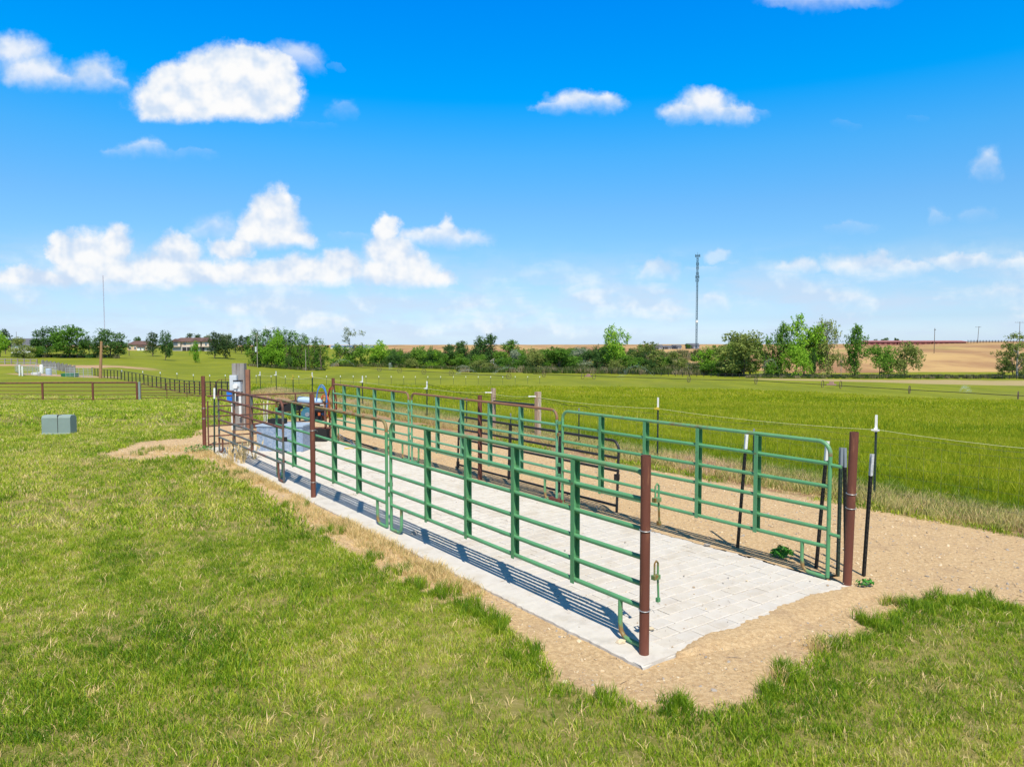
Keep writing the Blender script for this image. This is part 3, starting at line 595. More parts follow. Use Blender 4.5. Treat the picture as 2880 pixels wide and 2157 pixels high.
# ------------------------------------------------------------------ wire fence along the field
wf = thing('wire_fence', 'wire fence on steel and timber posts between gravel yard and green field', 'fence')
def fpt(px, py): x, y, z = hit(px, py, 0, 3, 70); return x, y, z
FP = [(2469, 1409, 1167), (1852, 1291, 1118), (1200, 1178, 1072), (1018.5, 1152, 1057), (877, 1127, 1047), (823, 1121, 1054), (775.5, 1117, 1044), (730.5, 1113, 1045)]
def line_xy(px):        # point on the fence line t = 7.55 for an image column
    k = (px - CX) / FPX; tt = 7.58
    y = (O[1] * NY + O[0] * NX + tt) / (k * NX + NY); return k * y, y
tops = []
for i, (px, pb, pt) in enumerate(FP):
    x, y = line_xy(px); z = tz(x, y); h = zrow(pt, y) - z
    lean = ((.10, 0) if i == 2 else (0, 0))
    pp_ = tpost(None, x, y, h, (0.0, 0), h * (.2 if i != 5 else .12), m_tpost, (m_yellow if i == 5 else m_white), parent=wf, rz=-.6, z0=z)
    zi = h - (.24 if i < 4 else .2)
    mb = MB(); mb.box((0, -.03, zi), (.05, .07, .06)); mb.box((0, -.075, zi), (.12, .02, .025)); obj('insulator', mb, (m_yellow if i in (1, 4, 5) else m_white), pp_)
    tops.append((x + .02, y - .05, z + zi))
extra = [(1312, 1118), (1629, 1148), (2124, 1206), (1436, 1162)]
for px, pt in extra:
    x, y = line_xy(px); z = tz(x, y); tpost(None, x, y, (zrow(pt, y) - z), (0, 0), .12, m_tpost, m_grycap, parent=wf, rz=-.6, z0=z, w=.03)
tx0, ty0 = line_xy(3300); tops.insert(0, (tx0, ty0, 1.1))
for px, pt, w_ in ((1387.5, 1092, .10), (1513, 1102, .125)):
    x, y = line_xy(px); z = tz(x, y); h = zrow(pt, y) - z
    mb = MB(); mb.box((x, y, z + h / 2), (w_, w_, h), rz=PAD_ROT); obj('timber_post', mb, m_wood, wf)
    mb = MB(); mb.box((x - w_ / 2 - .09, y - .02, z + h - .12), (.2, .025, .03)); obj('insulator', mb, m_white, wf)
    tops.append((x - w_ / 2 - .12, y - .03, z + h - .12))
xa, ya = line_xy(1390); xb, yb = line_xy(1511)
mb = MB(); mb.bar((xa, ya - .02, zrow(1130, ya)), (xb, yb - .02, zrow(1141, yb)), .08, .08); obj('brace_rail', mb, m_dark, wf)
tops.sort(key=lambda p: p[1])
for a, b in zip(tops, tops[1:]):
    mb = MB(); q = [tuple(a[i] + (b[i] - a[i]) * f_ - (.05 * 4 * f_ * (1 - f_) if i == 2 else 0) for i in range(3)) for f_ in np.linspace(0, 1, 7)]; mb.tube(q, .002 + .00008 * a[1], 4); obj('electric_strand', mb, m_rope, wf)
lx0, ly0 = line_xy(3300); lx1, ly1 = line_xy(715); n_ = 110; mesh = MB()
for k, zz in enumerate((.06, .16, .28, .42, .58, .76, .94, 1.04)):
    pts = []
    for i in range(n_ + 1):
        f_ = i / n_; x, y = lx0 + (lx1 - lx0) * f_, ly0 + (ly1 - ly0) * f_; pts.append((x, y + .03, float(terrain(x, y)) + zz * (1 + .02 * math.sin(i * .9 + k)) + .012 * math.sin(i * .5 + k)))
    if k < 7: mesh.tube(pts, .0016, 3, caps=False)
    else: mb = MB(); mb.tube(pts, .002, 4); obj('barbed_strand', mb, m_thin, wf)
nn = 150
for i in range(nn):
    f_ = i / nn; x, y = lx0 + (lx1 - lx0) * f_, ly0 + (ly1 - ly0) * f_; z = float(terrain(x, y)); mesh.tube([(x, y + .03, z + .04), (x, y + .03, z + .95)], .0013, 3, caps=False)
o = obj('woven_wire', mesh, m_thin, wf); o['kind'] = 'stuff'
# loose black wire drooping from the fence
pts = [(*line_xy(px), ) for px in (1200, 1290, 1387, 1440, 1513, 1560, 1600, 1640, 1660)]
rows_ = (1080, 1104, 1118, 1126, 1118, 1128, 1140, 1141, 1147)
mb = MB(); mb.tube([(x, y - .07, zrow(r, y)) for (x, y), r in zip(pts, rows_)], .006, 5); tag(obj('loose_wire', mb, m_black), 'loose black wire drooping between the timber fence posts', 'wire')

# ------------------------------------------------------------------ grass: scattered tufts (one object per kind of cover)
def grass_mat(name, cols, transl=.42, patch=None):
    m = bpy.data.materials.new(name); m.use_nodes = True; t_ = m.node_tree; L = t_.links; t_.nodes.remove(t_.nodes['Principled BSDF'])
    a = t_.nodes.new('ShaderNodeAttribute'); a.attribute_type = 'INSTANCER'; a.attribute_name = 'tint'
    b = t_.nodes.new('ShaderNodeAttribute'); b.attribute_type = 'GEOMETRY'; b.attribute_name = 'blade'
    ad = t_.nodes.new('ShaderNodeMath'); ad.operation = 'ADD'; L.new(a.outputs['Fac'], ad.inputs[0]); L.new(b.outputs['Fac'], ad.inputs[1])
    r = t_.nodes.new('ShaderNodeValToRGB'); L.new(ad.outputs[0], r.inputs[0]); e = r.color_ramp.elements
    while len(e) < len(cols): e.new(.5)
    for i, (p, c) in enumerate(cols): e[i].position = p; e[i].color = tuple(c) + (1,)
    d = t_.nodes.new('ShaderNodeBsdfDiffuse'); L.new(r.outputs[0], d.inputs[0])
    tr = t_.nodes.new('ShaderNodeBsdfTranslucent'); L.new(r.outputs[0], tr.inputs[0])
    gs = t_.nodes.new('ShaderNodeBsdfGlossy'); gs.inputs['Roughness'].default_value = .45; gs.inputs[0].default_value = (.8, .8, .8, 1)
    x = t_.nodes.new('ShaderNodeMixShader'); x.inputs[0].default_value = transl; L.new(d.outputs[0], x.inputs[1]); L.new(tr.outputs[0], x.inputs[2])
    y_ = t_.nodes.new('ShaderNodeMixShader'); y_.inputs[0].default_value = .012; L.new(x.outputs[0], y_.inputs[1]); L.new(gs.outputs[0], y_.inputs[2])
    L.new(y_.outputs[0], t_.nodes['Material Output'].inputs[0]); return m
def tuft(name, n, rad, h, w, m, lean=.5, seed=0, seg=2, heads=False):
    r_ = np.random.default_rng(seed); vs = []; fs = []; bl = []
    for i in range(n):
        a = r_.uniform(0, 6.28); q = rad * math.sqrt(r_.uniform()); bx_, by_ = q * math.cos(a), q * math.sin(a); hh = h * r_.uniform(.55, 1.15)
        la = r_.uniform(0, 6.28); ll = lean * hh * r_.uniform(.15, 1); dx, dy = math.cos(la) * ll, math.sin(la) * ll; fa = r_.uniform(0, 6.28); wx, wy = math.cos(fa) * w / 2, math.sin(fa) * w / 2
        k = len(vs); vs += [(bx_ - wx, by_ - wy, -.01), (bx_ + wx, by_ + wy, -.01), (bx_ + dx * .35 - wx * .85, by_ + dy * .35 - wy * .85, hh * .55), (bx_ + dx * .35 + wx * .85, by_ + dy * .35 + wy * .85, hh * .55), (bx_ + dx, by_ + dy, hh)]
        fs += [(k, k + 1, k + 3, k + 2), (k + 2, k + 3, k + 4)]; bl += [r_.normal(0, .15)] * 5
        if heads and r_.uniform() < .5:
            k = len(vs); ww = w * 1.6; vs += [(bx_ + dx - ww, by_ + dy, hh * .98), (bx_ + dx + ww, by_ + dy, hh * .98), (bx_ + dx * 1.1, by_ + dy * 1.1, hh * 1.22), (bx_ + dx * .9, by_ + dy * .9, hh * .85)]; fs += [(k, k + 1, k + 2), (k + 1, k, k + 3)]; bl += [.35] * 4
    me = bpy.data.meshes.new(name); me.from_pydata(vs, [], fs); me.update(); me.materials.append(m)
    at = me.attributes.new('blade', 'FLOAT', 'POINT'); at.data.foreach_set('value', np.array(bl, np.float32)); return me
def scatter(name, label, pts, scale, tint, variants, tilt=.12, kind='stuff'):
    n = len(pts); me = bpy.data.meshes.new(name); me.vertices.add(n); me.vertices.foreach_set('co', np.asarray(pts, np.float32).ravel()); me.update()
    def fa(nm, v, tp='FLOAT', key='value'): at = me.attributes.new(nm, tp, 'POINT'); at.data.foreach_set(key, np.ascontiguousarray(v).ravel())
    fa('sc', np.asarray(scale, np.float32)); fa('tint', np.asarray(tint, np.float32)); fa('vi', rng.integers(0, len(variants), n).astype(np.int32), 'INT')
    rot = np.stack([rng.normal(0, tilt, n), rng.normal(0, tilt, n), rng.uniform(0, 6.283, n)], 1).astype(np.float32); fa('rot', rot, 'FLOAT_VECTOR', 'vector')
    o = link(name, me); o['kind'] = kind; o['label'] = label
    vc = bpy.data.collections.new(name + '_kinds')
    for i, v_ in enumerate(variants): vo = bpy.data.objects.new('%s_tuft' % name, v_); vc.objects.link(vo)
    ng = bpy.data.node_groups.new(name, 'GeometryNodeTree'); ng.interface.new_socket('Geometry', in_out='INPUT', socket_type='NodeSocketGeometry'); ng.interface.new_socket('Geometry', in_out='OUTPUT', socket_type='NodeSocketGeometry')
    N = ng.nodes.new; gi, go = N('NodeGroupInput'), N('NodeGroupOutput'); iop = N('GeometryNodeInstanceOnPoints'); ci = N('GeometryNodeCollectionInfo')
    ci.inputs['Collection'].default_value = vc; ci.inputs['Separate Children'].default_value = True; ci.inputs['Reset Children'].default_value = True
    def na(nm, tp): q = N('GeometryNodeInputNamedAttribute'); q.data_type = tp; q.inputs[0].default_value = nm; return q.outputs[0]
    iop.inputs['Pick Instance'].default_value = True; K = ng.links.new
    e2r = N('FunctionNodeEulerToRotation'); K(na('rot', 'FLOAT_VECTOR'), e2r.inputs[0])
    K(gi.outputs[0], iop.inputs['Points']); K(ci.outputs[0], iop.inputs['Instance']); K(na('vi', 'INT'), iop.inputs['Instance Index']); K(e2r.outputs[0], iop.inputs['Rotation']); K(na('sc', 'FLOAT'), iop.inputs['Scale']); K(iop.outputs[0], go.inputs[0])
    md = o.modifiers.new('scatter', 'NODES'); md.node_group = ng; return o
def frustum_pts(n, d0, d1, p=1.0, marg=1.22, half=.72, left=None, right=None):
    a0, a1 = d0 ** (1 + p), d1 ** (1 + p); y = (rng.uniform(0, 1, n) * (a1 - a0) + a0) ** (1 / (1 + p)); x = rng.uniform(-1, 1, n) * (half * marg * y + .6); return x, y
def padmask(x, y): s, t = ST(x, y); return (s > -.03) & (s < 14.45) & (t > -.015) & (t < 3.2)
lawn_m = grass_mat('lawn_blades', [(0, (.09, .20, .012)), (.3, (.25, .39, .02)), (.55, (.44, .54, .035)), (.78, (.66, .63, .12)), (1, (.85, .68, .34))])
straw_m = grass_mat('straw_blades', [(0, (.30, .30, .08)), (.4, (.68, .50, .22)), (1, (.85, .64, .33))], .25)
field_m = grass_mat('field_blades', [(0, (.13, .24, .012)), (.4, (.39, .45, .012)), (.7, (.52, .49, .035)), (1, (.66, .56, .15))])
strip_m = grass_mat('strip_blades', [(0, (.20, .28, .04)), (.25, (.52, .46, .16)), (.5, (.72, .54, .26)), (.75, (.62, .40, .26)), (1, (.50, .28, .24))], .25)
lv = [tuft('lawn_tuft', 15, .055, .050, .0045, lawn_m, 1.3, i) for i in range(6)]
lv2 = [tuft('lawn_tuft', 14, .09, .060, .0085, lawn_m, 1.2, 20 + i) for i in range(5)]
lv3 = [tuft('lawn_tuft', 14, .22, .085, .022, lawn_m, 1.1, 40 + i) for i in range(5)]
TR1 = [G(*p) for p in [(640,1600),(560,1500),(500,1420),(455,1350),(425,1300),(430,1300),(462,1350),(510,1420),(572,1500),(655,1600)]]
TR2 = [G(*p) for p in [(300,1620),(330,1500),(352,1400),(365,1330),(372,1330),(362,1400),(342,1500),(315,1620)]]
def lawn_tint(x, y, sd):
    a = cheap_noise(x, y, 1.1, 1); b = cheap_noise(x, y, 4.2, 2); c = cheap_noise(x, y, .33, 3)
    edge = smoothstep(.9, .0, -sd)
    trk = np.minimum(-inpoly(x, y, TR1), -inpoly(x, y, TR2)); trk = smoothstep(.38, .05, trk + .1 * cheap_noise(x, y, 3, 21))
    return np.clip(-.20 * trk + .49 + .17 * a + .17 * b + .14 * c - .20 * edge + rng.normal(0, .13, len(x)) + .38 * (rng.uniform(0, 1, len(x)) < .16), 0, 1)
for (nm_, n, d0, d1, var, sc0, lab) in (('lawn_grass', 46000, 3.3, 9.5, lv, .88, 'short mown grass around the near end of the paved pad'), ('lawn_grass', 36000, 9.5, 22, lv2, 1.1, 'short mown grass beside the corral'), ('lawn_grass', 40000, 22, 62, lv3, 1.1, 'mown grass stretching to the rusty pipe fence')):
    x, y = frustum_pts(n, d0, d1)
    sd, st_, fl, hl, tb_, lp_, pp_ = masks(x, y)
    dens = cheap_noise(x, y, 2.3, 5)
    keep = (sd + .10 * cheap_noise(x, y, 7, 8) < -.02) & ~padmask(x, y) & (fl < .1) & (st_ < .35) & (dens + rng.uniform(-1, 1.3, n) > -.6)
    x, y, sd = x[keep], y[keep], sd[keep]; edge = smoothstep(.55, .05, -sd) * (cheap_noise(x, y, 3.0, 9) > -.15)
    scl = sc0 * np.clip(rng.normal(1, .22, len(x)), .5, 1.7) * (1 + .35 * edge) * (1 + .25 * cheap_noise(x, y, 1.7, 4))
    scatter(nm_, lab, np.stack([x, y, terrain(x, y)], 1), scl, lawn_tint(x, y, sd), var)
# flat straw thatch lying in the lawn
x, y = frustum_pts(15000, 3.4, 17); sd, st_, fl = masks(x, y)[:3]; q = (sd < -.03) & ~padmask(x, y) & (fl < .1) & (cheap_noise(x, y, 1.9, 31) + rng.uniform(-.9, .9, len(x)) > -.1); x, y = x[q], y[q]
scatter('thatch', 'pale dead grass blades lying in the lawn', np.stack([x, y, terrain(x, y) + .012], 1), rng.uniform(.7, 1.5, len(x)), rng.uniform(.2, 1, len(x)), [tuft('thatch_tuft', 7, .07, .035, .0045, straw_m, 2.2, 70 + i) for i in range(4)])
# taller clumps at the lawn's edge
ex, ey = [], []
for (px, py, n, rr_) in [(1250,1665,26,.16),(1180,1640,18,.14),(1345,1720,30,.17),(1400,1755,20,.15),(1470,1850,14,.15),(1120,1600,14,.15),(930,1490,20,.2),(830,1420,16,.2),(660,1330,26,.25),(1310,1690,12,.12),(2210,1880,12,.07),(2330,1810,14,.10),(2460,1745,26,.2),(2560,1705,24,.22),(2660,1685,20,.2),(1895,1985,20,.12),(2170,1945,18,.10),(1040,1565,14,.15),(430,1262,16,.3),(395,1275,10,.2),(2760,1690,22,.25),(2230,1905,16,.1),(1700,1960,12,.12),(1500,1820,8,.08)]:
    gx_, gy_ = G(px, py); a = rng.uniform(0, 6.28, n); q = np.sqrt(rng.uniform(0, 1, n)) * rr_; ex += list(gx_ + q * np.cos(a)); ey += list(gy_ + q * np.sin(a))
ex, ey = np.array(ex), np.array(ey); tv = [tuft('tall_tuft', 22, .05, .15, .006, lawn_m, .75, 60 + i) for i in range(4)]
scatter('tall_grass', 'taller dark green grass clumps where the lawn meets bare soil', np.stack([ex, ey, terrain(ex, ey)], 1), rng.uniform(.45, .95, len(ex)), rng.uniform(.05, .32, len(ex)), tv)
# straw along the kerb
s_ = rng.uniform(.2, 14.2, 5200); t_ = -np.abs(rng.normal(0, .22, 5200)) - .02; q = (cheap_noise(s_, t_ * 2, 1.5, 11) + .35 * (s_ > 2) - np.where(s_ < 1.6, 1, 0) + rng.uniform(-.35, .35, 5200)) > .42
x, y = O[0] + DX * s_[q] + NX * t_[q], O[1] + DY * s_[q] + NY * t_[q]
for (px, py, n, rr_) in [(650,1290,60,.3),(690,1300,40,.2),(1290,1640,90,.2),(1240,1600,60,.15),(2300,1810,40,.12),(2200,1895,24,.07),(350,1290,120,.9),(480,1260,120,.6),(2520,1690,20,.12)]:
    gx_, gy_ = G(px, py); a = rng.uniform(0, 6.28, n); qq = np.sqrt(rng.uniform(0, 1, n)) * rr_; x = np.append(x, gx_ + qq * np.cos(a)); y = np.append(y, gy_ + qq * np.sin(a))
ok = ~padmask(x, y); x, y = x[ok], y[ok]
sv = [tuft('straw_tuft', 12, .05, .075, .0045, straw_m, 1.1, 80 + i) for i in range(5)]
scatter('dry_grass', 'dry straw-coloured grass along the long kerb of the pad', np.stack([x, y, terrain(x, y)], 1), rng.uniform(.4, 1.5, len(x)), rng.uniform(0.1, 1, len(x)), sv)
# tall seed-headed weeds by the far left corner
x0, y0 = G(668, 1295); n = 20; x = x0 + rng.normal(0, .16, n); y = y0 + rng.normal(0, .3, n)
scatter('tall_weeds', 'tall straw weeds with seed heads against the rusty grey panel', np.stack([x, y, terrain(x, y)], 1), rng.uniform(.6, 1.25, n), rng.uniform(.3, .8, n), [tuft('weed', 9, .05, .42, .011, straw_m, .5, 90 + i, heads=True) for i in range(3)])
# hay field
fv = [tuft('field_tuft', 26, .15, .24, .0075, field_m, .6, 100 + i) for i in range(6)]
fv2 = [tuft('field_tuft', 22, .40, .30, .022, field_m, .5, 120 + i) for i in range(5)]
fv3 = [tuft('field_tuft', 22, .9, .26, .05, field_m, .6, 140 + i) for i in range(4)]
for (n, d0, d1, var, lab) in ((90000, 8, 34, fv, 'tall yellow-green hay beyond the wire fence'), (80000, 34, 80, fv2, 'yellow-green hay in the middle of the field'), (30000, 80, 135, fv3, 'hay in the far part of the field')):
    x, y = frustum_pts(n, d0, d1); s_, t_ = ST(x, y); px = CX + FPX * x / y
    q = (t_ > 8.3 + .5 * cheap_noise(x, y, .8, 12)) & (px > 640 + rng.uniform(0, 260, n)) & (y < 135 - rng.uniform(0, 1, n) ** 2 * 40)
    x, y, t_ = x[q], y[q], t_[q]; big_ = cheap_noise(x, y, .12, 13); b2 = cheap_noise(x, y, .5, 14)
    scatter('field_grass', lab, np.stack([x, y, terrain(x, y)], 1), np.clip(rng.normal(1, .2, len(x)), .5, 1.6) * (1 + .15 * b2) * smoothstep(7.6, 11, t_).clip(.55, 1), np.clip(.42 + .20 * big_ + .13 * b2 + rng.normal(0, .12, len(x)) - .30 * smoothstep(15, 8, t_), 0, 1), var)
# dry strip along the fence
n = 26000; y = (rng.uniform(0, 1, n) * (42 ** 1.3 - 4 ** 1.3) + 4 ** 1.3) ** (1 / 1.3); tt = 7.6 + .15 * np.sin((y) * 1.0) + rng.normal(0, 1, n) * (.34 + .010 * y); k_ = (O[1] * NY + O[0] * NX + tt); x = (k_ - y * NY) / NX
q = (tt > 7.0 + .12 * np.sin(y * 2.3)) & (np.abs(x / y) < 1.0) & (ST(x, y)[0] < 36); x, y, tt = x[q], y[q], tt[q]
vs_ = [tuft('strip_tuft', 18, .08, .12, .005, strip_m, .9, 160 + i, heads=False) for i in range(5)]
pink = smoothstep(.0, .8, cheap_noise(x, y, .7, 15)); scatter('dry_weeds', 'dry tan and reddish weeds along the foot of the wire fence', np.stack([x, y, terrain(x, y)], 1), rng.uniform(.5, 1.4, len(x)) * (1 + y * .02), np.clip(.27 + (.33 + .3 * smoothstep(12, 18, y)) * pink + rng.normal(0, .16, len(x)) - .35 * smoothstep(.2, .9, tt - 7.6), 0, 1), vs_)
# loose stones on the bare soil
def stone_mesh(seed, m):
    import bmesh
    bm = bmesh.new(); bmesh.ops.create_icosphere(bm, subdivisions=1, radius=1); r_ = np.random.default_rng(seed)
    for v_ in bm.verts: v_.co *= r_.uniform(.7, 1.2); v_.co.z *= .6; v_.co.x *= 1.25
    me = bpy.data.meshes.new('stone'); bm.to_mesh(me); bm.free(); me.materials.append(m); return me
stm = [mat('gravel_%d' % i, c, .95, var=.1) for i, c in enumerate([(.52, .40, .25), (.62, .50, .34), (.40, .29, .19), (.34, .30, .26)])]
x, y = frustum_pts(70000, 4.2, 20); sd = masks(x, y)[0]; q = (sd > -.03) & ~padmask(x, y) & (rng.uniform(0, 1, len(x)) < .9) & (ST(x, y)[1] < 7.2); x, y = x[q], y[q]
scatter('gravel', 'coarse tan gravel scattered over the bare soil', np.stack([x, y, terrain(x, y) + .002], 1), np.clip(rng.lognormal(-4.95, .5, len(x)), .003, .024), np.zeros(len(x)), [stone_mesh(i, stm[i % 4]) for i in range(8)], tilt=.5)
s_, t_ = rng.uniform(-.0, 13, 700) ** 1.0, rng.uniform(.1, 3.1, 700); q = rng.uniform(0, 1, 700) < np.exp(-s_ / 1.6) + .12; x, y = O[0] + DX * s_[q] + NX * t_[q], O[1] + DY * s_[q] + NY * t_[q]
scatter('debris', 'bits of dirt and small stones scattered on the pale pavers', np.stack([x, y, np.full(len(x), .004)], 1), np.clip(rng.lognormal(-5.1, .5, len(x)), .002, .014), np.zeros(len(x)), [stone_mesh(20 + i, stm[i]) for i in range(1, 4)])
for (px, py, r_, lab) in ((1989, 1536, .035, 'round brown stone on the pavers near the far edge'), (1832, 1772, .03, 'pale stone on the pavers just behind the nearest rusty post'), (1165, 1503, .05, 'pale stone in the fence shadow on the kerb'), (1745, 1808, .035, 'tan stone on the kerb near the front corner')):
    gx_, gy_ = G(px, py); o = link('stone', stone_mesh(int(px), stm[1 if py > 1600 else 3])); o.location = (gx_, gy_, r_ * .5); o.scale = (r_, r_, r_); tag(o, lab, 'stone')
# green weed at the pad edge
def weed(label, px, py, rad, n, h):
    gx_, gy_ = G(px, py); r_ = np.random.default_rng(int(px)); mb = MB()
    for i in range(n):
        a = r_.uniform(0, 6.28); q = rad * math.sqrt(r_.uniform()); x_, y_, z_ = q * math.cos(a), q * math.sin(a) * .8, h * r_.uniform(.1, 1) * (1 - .6 * q / rad); d = Vector((r_.normal(), r_.normal(), r_.normal() * .4 + .3)).normalized() * .028; e = d.cross(Vector((r_.normal(), r_.normal(), 1))).normalized() * .011
        c = Vector((x_, y_, z_)); mb.add([c - d, c + e, c + d, c - e], [(0, 1, 2, 3)])
    o = obj('weed', mb, mat('weed_leaf', (.05, .22, .02), .6, var=.3, scale=20)); o.location = (gx_, gy_, 0); tag(o, label, 'plant')
weed('leafy bright green weed at the edge of the pavers near the front right panel', 2200, 1562, .13, 300, .14); weed('small green weed beside the base of the front right rusty post', 2432, 1640, .09, 60, .05); weed('low green weed beside the far left rusty post', 560, 1268, .35, 240, .18)

# ------------------------------------------------------------------ trees
def leaf_mat(name, c1, c2, c3):
    m = bpy.data.materials.new(name); m.use_nodes = True; t_ = m.node_tree; L = t_.links; t_.nodes.remove(t_.nodes['Principled BSDF'])
    b = t_.nodes.new('ShaderNodeAttribute'); b.attribute_name = 'blade'; oi = t_.nodes.new('ShaderNodeObjectInfo')
    ad = t_.nodes.new('ShaderNodeMath'); ad.operation = 'MULTIPLY_ADD'; L.new(oi.outputs['Random'], ad.inputs[0]); ad.inputs[1].default_value = .3; L.new(b.outputs['Fac'], ad.inputs[2])
    r = t_.nodes.new('ShaderNodeValToRGB'); L.new(ad.outputs[0], r.inputs[0]); e = r.color_ramp.elements; e.new(.5)
    for i, (p, c) in enumerate(((0.05, c1), (.5, c2), (1.05, c3))): e[i].position = min(p, 1); e[i].color = tuple(c) + (1,)
    d = t_.nodes.new('ShaderNodeBsdfDiffuse'); L.new(r.outputs[0], d.inputs[0]); tr = t_.nodes.new('ShaderNodeBsdfTranslucent'); L.new(r.outputs[0], tr.inputs[0])
    x = t_.nodes.new('ShaderNodeMixShader'); x.inputs[0].default_value = .3; L.new(d.outputs[0], x.inputs[1]); L.new(tr.outputs[0], x.inputs[2]); L.new(x.outputs[0], t_.nodes['Material Output'].inputs[0]); return m
LM = dict(green=leaf_mat('leaf_green', (0.061, 0.149, 0.021), (0.131, 0.271, 0.038), (0.263, 0.42, 0.061)), bright=leaf_mat('leaf_bright', (0.105, 0.245, 0.021), (0.228, 0.438, 0.038), (0.42, 0.6, 0.07)),
          dark=leaf_mat('leaf_dark', (0.035, 0.088, 0.025), (0.079, 0.166, 0.044), (0.158, 0.254, 0.07)), olive=leaf_mat('leaf_olive', (0.105, 0.149, 0.035), (0.219, 0.28, 0.07), (0.385, 0.42, 0.123)),
          pine=leaf_mat('needle_green', (0.032, 0.061, 0.025), (0.061, 0.114, 0.038), (0.123, 0.175, 0.061)), grey=leaf_mat('leaf_grey_green', (0.123, 0.175, 0.105), (0.28, 0.333, 0.21), (0.525, 0.56, 0.42)))
def lobes_for(kind, r_):
    Ls = []                                                        # (x, y, z, radius xy, radius z)
    if kind == 'broad':
        for i in range(15):
            a = r_.uniform(0, 6.28); z = r_.uniform(.22, .88); z = r_.uniform(.16, .88); q = .33 * math.sqrt(max(.08, 1 - ((z - .5) / .5) ** 2)) * r_.uniform(.5, 1); Ls.append((q * math.cos(a), q * math.sin(a), z, r_.uniform(.13, .2), r_.uniform(.10, .16)))
        Ls.append((0, 0, .5, .3, .34))
    elif kind == 'dome':
        for i in range(16):
            a = r_.uniform(0, 6.28); z = r_.uniform(.08, .84); q = .46 * math.sqrt(max(.05, 1 - (z / 1.0) ** 2)) * r_.uniform(.45, 1); Ls.append((q * math.cos(a), q * math.sin(a), z, r_.uniform(.15, .23), r_.uniform(.12, .2)))
    elif kind == 'poplar':
        for i in range(13):
            z = .12 + .82 * i / 12; q = .10 * (1 - abs(z - .45) * 1.1); a = r_.uniform(0, 6.28); Ls.append((q * math.cos(a), q * math.sin(a), z, .085 * (1.15 - z * .75), .11))
    elif kind == 'pine':
        for i in range(18):
            z = .15 + .8 * r_.uniform(); q = .33 * (1.05 - z) ** .6 * r_.uniform(.4, 1); a = r_.uniform(0, 6.28); Ls.append((q * math.cos(a), q * math.sin(a), z, .15, .07))
        Ls.append((0, 0, .5, .2, .42)); Ls.append((0, 0, .93, .05, .07))
    elif kind == 'spray':
        for i in range(26):
            a = r_.uniform(0, 6.28); z = r_.uniform(.2, .95); q = .30 * math.sin(math.pi * min(1, max(.12, z)) ** 1.15) * r_.uniform(.35, 1); Ls.append((q * math.cos(a), q * math.sin(a), z, .075, .11))
        for i in range(6): Ls.append((r_.normal(0, .05), r_.normal(0, .05), .12 + i * .13, .16, .14))
    elif kind == 'sparse':
        for i in range(17):
            a = r_.uniform(0, 6.28); z = r_.uniform(.35, .97); q = .36 * r_.uniform(.3, 1); Ls.append((q * math.cos(a), q * math.sin(a), z, .10, .075))
    return Ls
def make_tree_meshes(kind, lm, seed, nleaf):
    r_ = np.random.default_rng(seed); Ls = lobes_for(kind, r_); w = np.array([l[3] * l[3] * l[4] for l in Ls]) ** .66; w /= w.sum()
    V = []; C = []; per = 9; ls = {'broad': .020, 'dome': .022, 'poplar': .013, 'pine': .017, 'spray': .017, 'sparse': .015}[kind]
    for i, l in enumerate(Ls):
        for k in range(max(3, int(nleaf * w[i] / per))):
            d = r_.normal(size=3); d /= np.linalg.norm(d); rr_ = r_.uniform(.55, 1.08) if r_.uniform() < .85 else r_.uniform(.1, .6)
            c0 = np.array([l[0] + d[0] * l[3] * rr_, l[1] + d[1] * l[3] * rr_, l[2] + d[2] * l[4] * rr_]); tone = r_.normal(.38, .16)
            if kind == 'spray': ax = np.array([d[0] * .5, d[1] * .5, .9])
            elif kind == 'poplar': ax = np.array([d[0] * .3, d[1] * .3, 1.0])
            elif kind == 'dome': ax = np.array([d[0], d[1], .5 + d[2]])
            else: ax = d
            ax = ax / np.linalg.norm(ax)
            for _ in range(per):
                c = c0 + r_.normal(0, ls * .9, 3) + ax * r_.uniform(-1, 1) * ls * (2.6 if kind in ('spray', 'poplar') else 1.0)
                n_ = r_.normal(size=3) + d * .6 + np.array([0, 0, .3]); n_ /= np.linalg.norm(n_); a_ = np.cross(n_, ax + r_.normal(0, .3, 3)); a_ /= np.linalg.norm(a_) + 1e-9; b_ = np.cross(n_, a_); s_ = ls * r_.uniform(.5, 1.15)
                V += [c - a_ * s_ * .6, c - b_ * s_ * 1.2, c + a_ * s_ * .6, c + b_ * s_ * 1.2]; C += [tone + r_.normal(0, .08)] * 4
    V = np.array(V); rad_ = np.percentile(np.hypot(V[:, 0], V[:, 1]), 94); zt_ = np.percentile(V[:, 2], 99.3); V[:, :2] *= WID[kind] / rad_; V[:, 2] *= 1.0 / zt_
    n = len(V) // 4; me = bpy.data.meshes.new('crown'); me.from_pydata([tuple(v_) for v_ in V], [], [(4 * i, 4 * i + 1, 4 * i + 2, 4 * i + 3) for i in range(n)]); me.update(); me.materials.append(LM[lm])
    at = me.attributes.new('blade', 'FLOAT', 'POINT'); at.data.foreach_set('value', np.array(C, np.float32))
    mb = MB(); h = {'broad': .6, 'dome': .45, 'poplar': .85, 'pine': .9, 'spray': .8, 'sparse': .75}[kind]; q = .022 if kind != 'poplar' else .014
    mb.tube([(0, 0, -.03), (.01, 0, h * .4), (0, .01, h)], [q, q * .75, q * .25], 6)
    for l in Ls[:9]: zb = max(.08, min(h * .8, l[2] - .2)); mb.tube([(0, 0, zb), (l[0] * .5, l[1] * .5, (zb + l[2]) / 2 + .02), (l[0], l[1], l[2])], [q * .5, q * .35, q * .15], 5)
    tm = mkmesh('trunk', mb, m_palebark if kind == 'sparse' else m_bark); return me, tm
